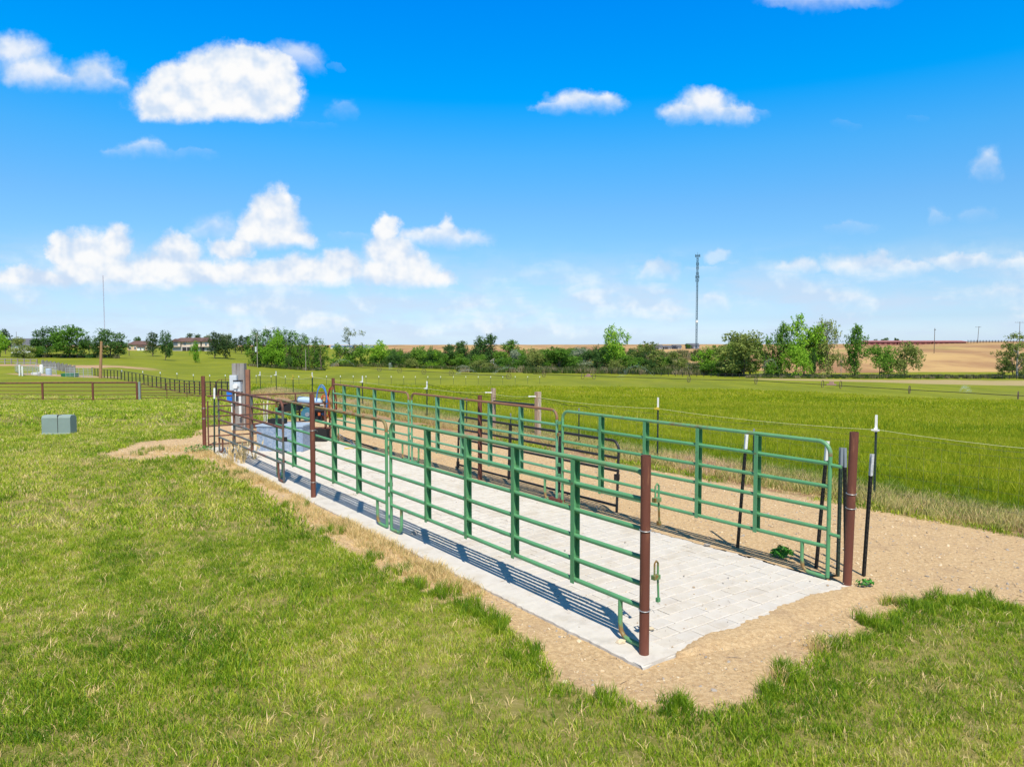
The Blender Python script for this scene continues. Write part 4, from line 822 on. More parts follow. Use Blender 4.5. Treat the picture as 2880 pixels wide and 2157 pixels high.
WID = {'broad': .50, 'dome': .55, 'poplar': .16, 'pine': .38, 'spray': .35, 'sparse': .42}
PROTO = {}
def tree(label, kind, lm, cx, top, base, hw, D=None, name='tree', cat='tree', group=None, rz=None, seed=0):
    key = (kind, lm, seed % 3)
    if key not in PROTO: PROTO[key] = make_tree_meshes(kind, lm, 500 + len(PROTO) * 7 + seed, {'broad': 7200, 'dome': 6400, 'poplar': 2400, 'pine': 4600, 'spray': 5600, 'sparse': 2600}[kind])
    if D is None: x, y, z = hit(cx, base, 0, 60, 900)
    else: y = D; x = dpos(cx, D); z = tz(x, y)
    h = max(.5, zrow(top, y) - z); w = hw / FPX * y
    p = thing(name, label, cat, (x, y, z), random.uniform(0, 6.28) if rz is None else rz, group); sx = w / WID[kind]
    for nm, me in zip(('crown', 'trunk'), PROTO[key]): o = link(nm, me, p); o.scale = (sx, sx, h * 1.02)
    return p
T = [  # label, kind, leaves, centre x, top row, base row, half width, distance
 ('bright green leafy tree cut by the left edge of the picture', 'broad', 'bright', 2, 933, 992, 24, 250),
 ('very dark conifer behind the bright tree at the left edge', 'pine', 'pine', 17, 928, 985, 18, 290),
 ('rounded olive green willow in front of the grey-roofed house', 'dome', 'olive', 66, 951, 998, 31, 225),
 ('low green shrub at the foot of the big left trees, right of the olive willow', 'dome', 'green', 110, 975, 1001, 18, 230),
 ('dark loose-crowned tree, left part of the big clump left of the orange pole', 'broad', 'dark', 135, 922, 1001, 36, 240),
 ('large full green tree, tallest of the clump left of the orange pole', 'broad', 'green', 198, 920, 1004, 48, 235),
 ('lower dark green tree between the two big trees near the orange pole', 'dome', 'dark', 252, 948, 1004, 27, 237),
 ('wide dark green tree right behind the orange pole', 'broad', 'dark', 312, 929, 1005, 46, 238),
 ('small distant bush-like tree above the roof of the left tan house', 'broad', 'dark', 390, 949, 975, 14, 460),
 ('dark pine between the two tan houses, the left one of two', 'pine', 'pine', 430, 937, 990, 19, 300),
 ('grey-green thin tree between the tan houses, standing nearer down the slope', 'broad', 'dark', 466, 934, 1008, 20, 262),
 ('dark pine behind the roof of the larger tan house, left of a pair', 'pine', 'pine', 536, 939, 985, 15, 430),
 ('dark pine behind the roof of the larger tan house, right of a pair', 'pine', 'pine', 559, 942, 985, 14, 430),
 ('slim young bright green tree standing in front of the larger tan house', 'spray', 'bright', 549, 962, 1010, 13, 258),
 ('grey-green tree right of the larger tan house, farther back', 'broad', 'grey', 582, 944, 985, 16, 420),
 ('tall round-topped dark conifer at the right end of the larger tan house', 'pine', 'pine', 604, 936, 998, 19, 300),
 ('rounded dark tree right of the round-topped conifer', 'broad', 'pine', 634, 945, 995, 25, 300),
 ('grey-green crown behind the rounded dark tree', 'broad', 'grey', 640, 940, 985, 20, 400),
 ('low dark pine left of the poplar grove', 'pine', 'pine', 664, 952, 985, 13, 380),
 ('dark pine with a pointed top left of the poplar grove', 'pine', 'pine', 680, 945, 986, 13, 380),
 ('dark pine touching the left side of the poplar grove', 'pine', 'pine', 698, 947, 988, 14, 380),
]
pops = [(712,936),(722,930),(733,933),(743,928),(753,932),(764,926),(774,930),(785,928),(796,932),(806,931),(817,936),(828,934),(838,940),(848,942),(858,945),(868,952),(884,951),(893,956),(903,962)]
for i, (px, tp) in enumerate(pops): tree('dark green poplar among many in the dense grove right of the grey timber post', 'poplar', 'dark' if i % 3 else 'green', px, tp, 1018, 20 if i % 2 else 22, 262 + (i % 3) * 7, 'poplar_tree', 'tree', 'poplars of the dense grove', seed=i)
T += [('light green tree low in front of the poplar grove, its left one', 'broad', 'bright', 754, 966, 1016, 21, 250), ('tall light green tree in front of the poplar grove with pale trunk', 'spray', 'bright', 780, 936, 1017, 24, 251),
 ('dark purple-leaved bush at the foot of the poplar grove', 'dome', 'dark', 812, 1003, 1019, 12, 250),
 ('thin grey-green half-bare tree rising above bushes right of the poplar grove', 'sparse', 'grey', 985, 926, 1028, 40, 300), ('green bush under the half-bare tree, on its left', 'dome', 'green', 958, 970, 1029, 34, 298), ('green bush under the half-bare tree, on its right', 'dome', 'green', 1015, 973, 1029, 30, 298),
 ('bright yellow-green round tree right of the half-bare tree', 'broad', 'bright', 1064, 961, 1029, 31, 300), ('small green bush at the foot of the bright round tree', 'dome', 'green', 1052, 1000, 1030, 16, 296), ('dark blunt bush right of the bright round tree', 'dome', 'dark', 1110, 997, 1033, 25, 296),
 ('narrow green tree behind the dark blunt bush', 'broad', 'green', 1131, 984, 1030, 15, 305), ('medium green tree in the middle of the far tree line, above the poly fence', 'broad', 'green', 1178, 977, 1032, 27, 300), ('pale green bush left of the dark tall tree by the white trailer', 'dome', 'bright', 1215, 990, 1033, 26, 296), ('thin green tree behind the pale green bush', 'broad', 'green', 1208, 977, 1030, 14, 310), ('low olive bush in the far tree line, left of the trailer', 'dome', 'olive', 1160, 1008, 1034, 22, 292), ('rounded bush just left of the tall dark tree near the trailer', 'dome', 'green', 1244, 992, 1033, 18, 296),
 ('dark tall tree standing left of the white trailer', 'broad', 'dark', 1280, 963, 1028, 34, 310), ('narrow dark tree touching the tall dark tree by the trailer', 'poplar', 'dark', 1309, 965, 1030, 12, 310),
 ('large dark rounded tree above the white trailer', 'broad', 'dark', 1367, 945, 1014, 37, 340), ('yellow-green bush in front of the white trailer, at the field edge', 'dome', 'olive', 1352, 1013, 1047, 31, 262), ('dull grey-green bush left of the yellow-green one below the trailer', 'dome', 'grey', 1305, 1028, 1046, 22, 262), ('green pointed tree behind the small white house', 'spray', 'green', 1434, 959, 1014, 33, 340),
 ('silvery grey shrub beside the small white house', 'dome', 'grey', 1460, 986, 1024, 26, 310), ('green bush at the field edge below the silvery shrub', 'dome', 'green', 1430, 1007, 1049, 33, 262), ('loose yellow-green bush right of the silvery shrub', 'broad', 'olive', 1508, 983, 1045, 33, 268), ('wide dark green bush mass in the centre of the far tree line', 'dome', 'green', 1572, 981, 1047, 50, 266), ('grey-green bush behind the wide dark bush', 'dome', 'grey', 1632, 980, 1035, 30, 300), ('dense green bush just left of the tall cottonwood', 'dome', 'dark', 1672, 978, 1046, 34, 268),
 ('tall bright cottonwood standing above the centre of the far tree line', 'spray', 'bright', 1727, 922, 1046, 40, 266), ('pale green bush at the foot of the tall cottonwood', 'dome', 'olive', 1735, 1012, 1050, 26, 258), ('low bush right of the tall cottonwood', 'dome', 'green', 1778, 1002, 1048, 36, 262),
 ('wide olive green tree left of the distant houses and the mast', 'dome', 'olive', 1822, 965, 1047, 48, 266), ('dark green bush behind the wide olive tree, on its left', 'dome', 'dark', 1800, 1005, 1049, 40, 262), ('round olive bush directly left of the tall mast', 'dome', 'olive', 1907, 990, 1047, 28, 264), ('green bush between the wide olive tree and the round one', 'dome', 'green', 1866, 1002, 1047, 26, 268), 
 ('spiky bright green tree just right of the tall mast', 'spray', 'bright', 1986, 978, 1052, 34, 252), ('low green bush under the spiky tree right of the mast', 'dome', 'green', 2002, 1020, 1062, 34, 244),
 ('large olive willow, leftmost of the big trees before the tan hill', 'broad', 'olive', 2092, 939, 1057, 68, 238), ('dark tree between the large willow and the tall light trees', 'dome', 'green', 2150, 952, 1056, 40, 240), ('tall tree left of the highest light green tree before the hill', 'spray', 'green', 2197, 914, 1058, 29, 240),
 ('highest light green tree before the tan hill', 'broad', 'bright', 2262, 895, 1060, 50, 238), ('bright low bush in front of the highest light green tree', 'dome', 'bright', 2240, 975, 1060, 40, 230), ('thin low tree right of the bright low bush', 'spray', 'dark', 2287, 985, 1060, 14, 234), ('yellowish green loose tree right of the highest one', 'spray', 'olive', 2325, 906, 1061, 35, 236), ('small twiggy tree between the two tall trees before the hill', 'sparse', 'olive', 2366, 985, 1061, 14, 234),
 ('upright narrow green tree standing apart before the tan hill', 'spray', 'green', 2404, 920, 1062, 31, 235), ('dark round tree, left of the pair on the lower tan hill', 'dome', 'green', 2474, 974, 1062, 38, 236), ('wide grey-green tree, right of the pair on the lower tan hill', 'dome', 'olive', 2545, 966, 1062, 46, 236),
 ('loose olive tree cut by the right edge of the picture', 'sparse', 'olive', 2862, 940, 1062, 60, 230), ('half-bare bush at the right edge below the loose olive tree', 'dome', 'olive', 2850, 985, 1058, 38, 236),
 ('tiny round tree on the hill top behind the red sheds, left of three', 'broad', 'dark', 2461, 954, 966, 7, 520), ('tiny round tree on the hill top behind the red sheds, middle of three', 'broad', 'dark', 2487, 951, 966, 11, 520), ('tiny round tree on the hill top behind the red sheds, right of three', 'broad', 'dark', 2520, 951, 966, 7, 520),
 ('tiny distant tree on the skyline right of the poplar grove', 'broad', 'dark', 921, 971, 982, 7, 620), ('tiny distant tree on the skyline left of the half-bare tree', 'broad', 'dark', 949, 974, 984, 8, 620), ('tiny distant tree on the skyline above the tree line centre', 'broad', 'dark', 1553, 974, 982, 5, 620), ('small green tree between the far houses and the mast', 'broad', 'green', 1934, 968, 982, 9, 540), ('small round tree on the skyline just right of the mast', 'broad', 'green', 2008, 971, 982, 6, 540)]
for i, t_ in enumerate(T):
    big_ = t_[1] == 'dome' and (t_[5] - t_[4]) < 50
    tree(*t_[:3], t_[3], t_[4], t_[5], t_[6], t_[7], name='bush' if t_[1] == 'dome' and 'bush' in t_[0] else 'tree', cat='bush' if t_[1] == 'dome' and 'bush' in t_[0] else 'tree', seed=i)
# low undergrowth along the field edge (one mass)
ux, uy, us, ut = [], [], [], []
def under(n, pxa, pxb, Da, Db, s0, s1):
    px = rng.uniform(pxa, pxb, n); D = rng.uniform(Da, Db, n); ux.extend(dpos(px, D)); uy.extend(D); us.extend(rng.uniform(s0, s1, n)); ut.extend(rng.uniform(0, 1, n))
under(700, 1290, 2120, 255, 285, 1.2, 2.6); under(200, 930, 1290, 290, 300, .8, 1.8); under(500, 2100, 2900, 222, 232, .5, 1.1); under(170, 700, 910, 248, 252, .5, 1.2); under(240, 1480, 2080, 244, 256, 1.2, 2.4); under(100, 40, 330, 236, 246, .8, 1.6); under(300, 1250, 2000, 300, 400, 1.5, 3)
um = grass_mat('undergrowth_leaf', [(0, (.05, .10, .02)), (.5, (.13, .18, .04)), (.8, (.24, .22, .10)), (1, (.36, .30, .18))])
ux, uy = np.array(ux), np.array(uy); scatter('undergrowth', 'low scrub and reeds along the far edge of the field', np.stack([ux, uy, terrain(ux, uy)], 1), us, ut, [tuft('scrub', 60, .8, .9, .14, um, .5, 300 + i) for i in range(4)])

# ------------------------------------------------------------------ far buildings
m_roof = mat('brown_roof', (.13, .075, .065), .8, var=.15, scale=.4); m_roofg = mat('grey_roof', (.11, .115, .135), .8, var=.15, scale=.4); m_tan = mat('tan_wall', (.62, .44, .28), .8, var=.05, scale=.5); m_cream = mat('cream_wall', (.66, .52, .42), .8, var=.05, scale=.5)
m_dkhole = mat('dark_opening', (.03, .028, .03), .6); m_glass = mat('window_glass', (.08, .10, .13), .15, spec=.8); m_trim = mat('white_trim', (.75, .72, .68), .7); m_blockw = mat('grey_block_wall', (.38, .35, .32), .9, var=.1, scale=1.5); m_redshed = mat('red_painted_shed', (.26, .09, .08), .7, var=.15, scale=.5); m_nearwhite = mat('white_wall', (.68, .68, .66), .7)
def gable(mb, cx, cy, z0, w, d, hw, hr, ov=.5, axis='x'):   # roof prism with eaves, ridge along axis
    if axis == 'x': P_ = lambda a, b, z: (cx + a, cy + b, z)
    else: P_ = lambda a, b, z: (cx + b, cy + a, z)
    a, b = w / 2 + ov, d / 2 + ov; z = z0 + hw
    vs = [P_(-a, -b, z), P_(a, -b, z), P_(a, b, z), P_(-a, b, z), P_(-a, 0, z + hr), P_(a, 0, z + hr), P_(-a, -b, z - .18), P_(a, -b, z - .18), P_(a, b, z - .18), P_(-a, b, z - .18)]
    mb.add(vs, [(0, 1, 5, 4), (2, 3, 4, 5), (0, 4, 3), (1, 2, 5), (6, 7, 1, 0), (7, 8, 2, 1), (8, 9, 3, 2), (9, 6, 0, 3), (9, 8, 7, 6)]); return mb
def hip(mb, cx, cy, z, w, d, hr, ov=.6, inset=3):
    a, b = w / 2 + ov, d / 2 + ov
    vs = [(cx - a, cy - b, z), (cx + a, cy - b, z), (cx + a, cy + b, z), (cx - a, cy + b, z), (cx - a + inset, cy, z + hr), (cx + a - inset, cy, z + hr)] + [(cx + i * a, cy + j * b, z - .25) for i, j in ((-1, -1), (1, -1), (1, 1), (-1, 1))]
    mb.add(vs, [(0, 1, 5, 4), (2, 3, 4, 5), (3, 0, 4), (1, 2, 5), (6, 7, 1, 0), (7, 8, 2, 1), (8, 9, 3, 2), (9, 6, 0, 3), (9, 8, 7, 6)]); return mb
def window(p, x, y, z, w, h, arch=False, trim=True):
    if trim: mb = MB(); mb.box((x, y, z), (w + .3, .12, h + .3)); f_ = obj('window', mb, m_trim, p)
    else: f_ = p
    mb = MB(); mb.box((x, y - .08, z), (w, .08, h)); 
    if arch:
        k = len(mb.v); n = 8; mb.v += [(x + w / 2 * math.cos(math.pi * i / n), y - .12, z + h / 2 + w / 2.6 * math.sin(math.pi * i / n)) for i in range(n + 1)]; mb.f.append(tuple(range(k, k + n + 1))[::-1])
    obj('pane' if trim else 'window', mb, m_glass, f_)
# larger tan house
D = 395; x0 = dpos(538, D); z0 = tz(x0, D) - .3; k = D / FPX
hs = thing('tan_house', 'larger tan two-storey house with brown hip roof, arched window and garage bays', 'house', (x0, D, z0))
mb = MB(); mb.box((0, 5, 1.35), (20.4, 10, 2.7)); obj('lower_wall', mb, m_blockw, hs)
mb = MB(); mb.box((0, 5.2, 4.1), (20.4, 9.6, 2.85)); obj('wall', mb, m_cream, hs)
mb = MB(); hip(mb, 0, 5, 5.6, 20.4, 10, 2.1); obj('roof', mb, m_roof, hs)
for cx_, w_ in ((-7.8, 4.8), (3.4, 4.8), (8.6, 3.8)):
    mb = MB(); mb.box((cx_, -.4, 4.1), (w_, 1.6, 2.9)); 
    mb.add([(cx_ - w_ / 2, -1.2, 5.55), (cx_ + w_ / 2, -1.2, 5.55), (cx_, -1.2, 6.9)], [(0, 1, 2)]); b_ = obj('gable_bay', mb, m_cream, hs)
    mb = MB(); gable(mb, 0, 0, 0, 5, w_, 0, 1.5, .35, 'y'); mb.v = [(v_[0] + cx_, v_[1] + .9, v_[2] + 5.58) for v_ in mb.v]; obj('gable_roof', mb, m_roof, b_)
window(hs, -7.8, -1.3, 4.2, 2.4, 1.5, True); window(hs, 3.4, -1.3, 4.2, 1.4, 1.5, True); window(hs, 9.0, -1.3, 4.1, 1.0, 1.2); window(hs, -3.5, .3, 4.3, 1.4, 1.1)
for cx_ in (-3.6, -1.0, 1.6, 6.4): mb = MB(); mb.box((cx_, -.05, 1.2), (2.1, .3, 2.3)); obj('garage_opening', mb, m_dkhole, hs)
# smaller tan house
D = 420; x0 = dpos(386, D); z0 = tz(x0, D) - .3
hs = thing('tan_house', 'smaller tan house with long brown roof behind the pines, farther left', 'house', (x0, D, z0))
mb = MB(); mb.box((0, 5, 1.9), (11.5, 9, 3.8)); obj('wall', mb, m_tan, hs); mb = MB(); hip(mb, 0, 5, 3.8, 11.5, 9, 2.2, .6, 2.5); obj('roof', mb, m_roof, hs)
mb = MB(); mb.box((2.6, -.3, 1.2), (3.8, 1.6, 2.4)); mb.add([(.7, -1.1, 2.4), (4.5, -1.1, 2.4), (2.6, -1.1, 3.3)], [(0, 1, 2)]); b_ = obj('porch', mb, m_trim, hs)
mb = MB(); gable(mb, 0, 0, 0, 3, 3.8, 0, 1.0, .3, 'y'); mb.v = [(v_[0] + 2.6, v_[1] + .2, v_[2] + 2.42) for v_ in mb.v]; obj('porch_roof', mb, m_roof, b_); window(hs, 2.9, -1.2, 1.3, .7, .9); window(hs, -1.2, .4, 1.8, 1.0, 1.2); window(hs, -4.2, .4, 1.8, 1.0, 1.2)
# grey-roofed house far left
D = 330; x0 = dpos(66, D); z0 = tz(x0, D) - .3
hs = thing('grey_roof_house', 'low white house with grey roof behind the olive willow', 'house', (x0, D, z0))
mb = MB(); mb.box((0, 4, 2.0), (11, 8, 4.0)); obj('wall', mb, m_nearwhite, hs); hh = zrow(952, D + 4) - z0 - 4.0; mb = MB(); gable(mb, 0, 4, 0, 11, 8, 4.0, hh, .5, 'x'); obj('roof', mb, m_roofg, hs); window(hs, 3.6, -.05, 2.2, 1.6, 1.2); window(hs, -3, -.05, 2.2, 1.4, 1.2)
# distant dark-roofed houses on the skyline
for px, w_, tp, lb in ((1852, 26, 969, 'leftmost of four distant dark-roofed houses on the skyline, left of the mast'), (1879, 25, 971, 'second from the left of four distant dark-roofed houses on the skyline'), (1905, 25, 969, 'third from the left of four distant dark-roofed houses on the skyline'), (1950, 36, 965, 'largest of the distant dark-roofed houses, closest to the mast')):
    D = 560; x0 = dpos(px, D); zb = tz(x0, D); W_ = w_ / FPX * D; ht = zrow(tp, D) - zb; hs = thing('dark_roofed_house', lb, 'house', (x0, D, zb - .2), 0, 'distant houses on the skyline')
    mb = MB(); mb.box((0, 4, ht * .28), (W_ * .92, 7, ht * .56)); obj('wall', mb, mat('slate_wall', (.25, .27, .30), .8), hs); mb = MB(); gable(mb, 0, 4, 0, W_ * .92, 7, ht * .56, ht * .44, .4, 'x'); obj('roof', mb, m_roofg, hs)
    mb = MB(); gable(mb, 0, 0, 0, 5, W_ * .3, 0, ht * .32, .3, 'y'); mb.v = [(v_[0] - W_ * .2, v_[1] + 1.4, v_[2] + ht * .56) for v_ in mb.v]; obj('gable_roof', mb, m_roofg, hs)
    for q in (-.3, 0, .3): window(hs, q * W_, .35, ht * .28, 1.0, 1.1)
# red sheds along the hill top
D = 480
for a, b, lb in ((2428, 2520, 'long low red cattle shed on the hill top, leftmost of three'), (2524, 2618, 'long low red cattle shed on the hill top, middle of three'), (2622, 2716, 'long low red cattle shed on the hill top, rightmost of three')):
    xa, xb = dpos(a, D), dpos(b, D); zb = zrow(970, D); hs = thing('red_shed', lb, 'shed', ((xa + xb) / 2, D, zb), 0, 'red sheds on the hill top'); W_ = xb - xa; ht = zrow(958.5, D) - zb
    mb = MB(); mb.box((0, 3, ht * .38), (W_, 6, ht * .76)); obj('wall', mb, m_redshed, hs); mb = MB(); mb.add([(-W_ / 2 - .3, -.6, ht * .72), (W_ / 2 + .3, -.6, ht * .72), (W_ / 2 + .3, 6.5, ht), (-W_ / 2 - .3, 6.5, ht), (-W_ / 2 - .3, -.6, ht * .82), (W_ / 2 + .3, -.6, ht * .82), (W_ / 2 + .3, 6.5, ht * 1.08), (-W_ / 2 - .3, 6.5, ht * 1.08)], [(4, 5, 6, 7), (0, 3, 2, 1), (0, 1, 5, 4), (1, 2, 6, 5), (2, 3, 7, 6), (3, 0, 4, 7)]); obj('roof', mb, mat('faded_red_roof', (.36, .16, .15), .7, var=.1, scale=.3), hs)
    for i in range(6): mb = MB(); mb.box((-W_ / 2 + W_ * (i + .5) / 6, -.03, ht * .3), (W_ / 11, .1, ht * .45)); obj('opening', mb, mat('dim_red_opening', (.12, .03, .03), .8), hs)
# tan ranch fence on the right skyline and far buildings
D = 488; fr = thing('rail_fence', 'thin dark rail fence along the skyline right of the red sheds', 'fence', (0, 0, 0)); mb = MB()
for i, px in enumerate(np.linspace(2720, 2900, 22)):
    x = dpos(px, D); pb = MB(); pb.box((x, D, zrow(962, D)), (.25, .25, 2.6)); obj('post', pb, m_dark, fr)
for zz in (958.5, 962.0): mb = MB(); mb.bar((dpos(2720, D), D, zrow(zz, D)), (dpos(2900, D), D, zrow(zz, D)), .2); obj('rail', mb, m_dark, fr)
D = 600
for px, w_, tp, lb, mm in ((1210, 60, 972, 'long pale flat building on the skyline behind the half-bare tree, left part', m_nearwhite), (1035, 46, 973, 'low pale building with blue roof on the skyline right of the poplar grove', m_nearwhite)):
    px = {1210: 960, 1035: 1025}[px]; x0 = dpos(px, D); zb = tz(x0, D) - .5; W_ = w_ / FPX * D; ht = zrow(tp, D) - zb; hs = thing('pale_building', lb, 'building', (x0, D, zb)); mb = MB(); mb.box((0, 5, ht * .35), (W_, 9, ht * .7)); obj('wall', mb, mm, hs); mb = MB(); gable(mb, 0, 5, 0, W_, 9, ht * .7, ht * .3, .3); obj('roof', mb, mat('dull_blue_roof', (.12, .22, .40), .5), hs)
# white trailer
D = 330; x0 = dpos(1305, D); zt0 = tz(x0, D); zb = zrow(1029, D); tr = thing('travel_trailer', 'white travel trailer with dark windows parked in the far tree line', 'trailer', (x0, D, zb)); hh = 12.5 / FPX * D
mb = MB(); mb.box((0, 1.2, hh * .58), (34 / FPX * D, 2.4, hh * .8)); mb.box((.3, 1.2, hh), (1.0, 1.0, .25)); obj('body', mb, m_nearwhite, tr)
for q in (-1.9, -1.0, .1, 1.1, 2.1): mb = MB(); mb.box((q, -.03, hh * .68), (.5, .06, .55)); obj('window', mb, m_glass, tr)
for q in (-.4, .5): mb = MB(); mb.tube([(q, -.02, .32), (q, .2, .32)], .32, 12); obj('wheel', mb, m_black, tr)
mb = MB(); mb.box((0, 1, -1.2), (2, 1, 2.6)); 
# white house by the trees
D = 330; x0 = dpos(1396, D); zb = zrow(1028, D); hs = thing('white_house', 'small white house with gable roof among the bushes right of the trailer', 'house', (x0, D, zb)); mb = MB(); mb.box((0, 3, 1.1), (5.0, 6, 2.2)); mb.add([(-2.5, 0, 2.2), (2.5, 0, 2.2), (0, 0, 4.0)], [(0, 1, 2)]); obj('wall', mb, m_nearwhite, hs)
mb = MB(); gable(mb, 0, 3, 0, 6, 5, 2.2, 1.85, .35, 'y'); obj('roof', mb, mat('pale_roof', (.5, .42, .38), .8), hs)
window(hs, -.9, -.03, 1.2, .7, .8); window(hs, .9, -.03, 1.2, .7, .8)

# ------------------------------------------------------------------ masts and utility poles
def lattice(label, px, top, base, D, w, m, panels_=(), name='radio_mast'):
    x = dpos(px, D); z0 = min(tz(x, D), zrow(base, D)); h = zrow(top, D) - z0; p = thing(name, label, 'tower', (x, D, z0)); A_ = [(w * .577 * math.cos(a), w * .577 * math.sin(a)) for a in (.5, 2.6, 4.7)]
    for a in A_: mb = MB(); mb.tube([(a[0], a[1], 0), (a[0], a[1], h)], w * .12, 5); obj('leg', mb, m, p)
    mb = MB(); n = int(h / (w * 1.1))
    for i in range(n):
        za, zb_ = h * i / n, h * (i + 1) / n
        for j in range(3): a, b = A_[j], A_[(j + 1) % 3]; a, b = (a, b) if i % 2 else (b, a); mb.bar((a[0], a[1], za), (b[0], b[1], zb_), w * .10)
    o_ = obj('bracing', mb, m, p); o_['kind'] = 'stuff'
    return p, h
m_mast = mat('dark_teal_mast', (.035, .085, .12), .6); m_pale_mast = mat('pale_mast', (.35, .30, .36), .6)
p, h = lattice('tall dark lattice mast with antennas at its top, right of centre on the skyline', 1958, 716, 985, 520, 1.15, m_mast)
for zf, n_, L_ in ((.985, 4, 2.0), (.90, 3, .9), (.86, 3, .8), (.80, 3, .9), (.765, 4, 1.5), (.73, 3, 1.2)):
    for j in range(n_):
        a = j * 2 * math.pi / n_ + .4; mb = MB(); mb.bar((0, 0, zf * h), (L_ * math.cos(a), L_ * math.sin(a), zf * h), .16); mb.bar((L_ * math.cos(a), L_ * math.sin(a), zf * h - 1.0), (L_ * math.cos(a), L_ * math.sin(a), zf * h + 1.1), .3, .2); obj('antenna', mb, m_mast, p)
mb = MB(); mb.tube([(0, 0, h * .29), (0, 0, h * .315)], .95, 8); obj('white_band', mb, m_white, p)
mb = MB(); mb.tube([(0, 0, h), (0, 0, h + 1.6)], .1, 5); obj('lightning_rod', mb, m_mast, p)
lattice('thin faint lattice mast rising behind the trees left of the tan houses', 297, 775, 975, 950, .95, m_pale_mast)
def upole(label, px, top, base, D, arms=(), r=.17, m=None, extra=None, lean=0, zb=None):
    x = dpos(px, D); z0 = tz(x, D) if zb is None else zb; h = zrow(top, D) - z0; p = thing('utility_pole', label, 'pole', (x, D, z0 - .1))
    mb = MB(); mb.tube([(0, 0, 0), (lean, 0, h + .1)], [r, r * .75], 8); obj('pole', mb, m or m_bark, p)
    for zf, L_ in arms:
        mb = MB(); mb.bar((-L_, -r - .02, zf * h), (L_, -r - .02, zf * h), .14); a_ = obj('crossarm', mb, m or m_bark, p)
        for q in (-.9, -.45, .45, .9): mb = MB(); mb.tube([(q * L_, -r - .02, zf * h + .07), (q * L_, -r - .02, zf * h + .35)], .09, 6); obj('insulator', mb, m_grycap, a_)
    return p, h
upole('orange-brown bare timber pole standing in the yard behind the rusty pipe fence', 281, 960, 1063, 112, r=.24, m=m_pole, lean=.35)
p, h = upole('thin utility pole with transformer at the left end of the small tan house', 364, 956, 1000, 290, ((.96, .9),), r=.13); mb = MB(); mb.tube([(-.5, -.3, h * .6), (-.5, -.3, h * .82)], .28, 8); obj('transformer', mb, m_elec, p)
p, h = upole('pale utility pole with transformer at the left side of the poplar grove', 724, 938, 1016, 243, ((.95, 1.1),), r=.13, m=m_palebark)
mb = MB(); mb.tube([(-.35, -.3, h * .47), (-.35, -.3, h * .62)], .3, 8); obj('transformer', mb, m_elec, p)
upole('short pale post in front of the poplar grove', 860, 982, 1020, 246, r=.13, m=m_palebark)
upole('slim dark pole in front of the tan bank, left of the spiky tree', 1949, 990, 1042, 300, r=.13)
upole('dark pole on the tan hill slope in front of the red sheds', 2626, 923, 988, 330, ((.93, .35),), r=.15)
upole('leaning utility pole on the hill top right of the red sheds', 2747, 918, 963, 470, ((.96, 1.9),), r=.17, lean=.6)
upole('utility pole with crossarm on the hill top near the right edge', 2864, 905, 962, 470, ((.97, 3.4),), r=.17)
upole('thin pole behind the grey-roofed house roof', 49, 933, 975, 340, r=.1)
# ------------------------------------------------------------------ left yard: rusty pipe fence and gate
D = 52.0
def lz(px, D_=52.0): return tz(dpos(px, D_), D_)
pf = thing('pipe_fence', 'low rusty pipe and cable fence across the lawn on the left', 'fence')
pxs = [-165, -24, 117, 258.6, 383]
for px in pxs: x = dpos(px, D); z = lz(px); mb = MB(); mb.tube([(x, D, z - .1), (x, D, zrow(1076, D))], .075 if px > 0 else .075, 8); obj('post', mb, m_rust, pf)
for a, b in zip(pxs, pxs[1:]): mb = MB(); mb.tube([(dpos(a, D), D, zrow(1076.5 if a > 0 else 1078, D)), (dpos(b, D), D, zrow(1076 if b > 200 else 1077, D))], .06, 8); obj('top_rail', mb, m_rust2, pf)
for fz in (.12, .36, .57, .78):
    mb = MB(); mb.tube([(dpos(px, D), D, lz(px) + fz * (zrow(1077, D) - lz(px))) for px in pxs], .022, 5); obj('cable', mb, m_rust2, pf)
mb = MB(); x = dpos(390, D); mb.tube([(x, D, lz(390) - .1), (x, D, zrow(1074, D))], .08, 8); o = obj('pipe_post', mb, m_boxgreen, None); tag(o, 'grey-green gate post at the right end of the low rusty pipe fence', 'post')
gw = dpos(603, 50) - dpos(394, 50); gz0 = zrow(1120, 50)
panel('wide dark gate with diagonal brace beyond the lawn, left of the far left rusty post', 0, gw, 0, [gw * .35, gw * .62, gw * .84], m_rust2, m_rust2, None, zs=[.03, .20, .38, .58, .80], zt=1.05, rr=.022, feet=(0, 0), stile='bar', name='field_gate', cat='gate', loc=(dpos(394, 50), 50, gz0), rz=0, cr_=.22)
mb = MB(); mb.tube([(.05, -.03, 1.0), (gw * .8, -.03, .12)], .022, 6); obj('brace', mb, m_rust2, bpy.data.objects['field_gate'])
panel('short dark round-cornered gate panel seen between the far left rusty post and the timber post', 0, 1.9, 0, [.35, .95], m_dark, m_rust2, None, zs=[.1, .35, .58, .82, 1.08], zt=1.32, rr=.022, feet=(0, 0), stile='bar', name='field_gate', cat='gate', loc=(dpos(608, 50), 50, zrow(1120, 50)), rz=0, cr_=.28)
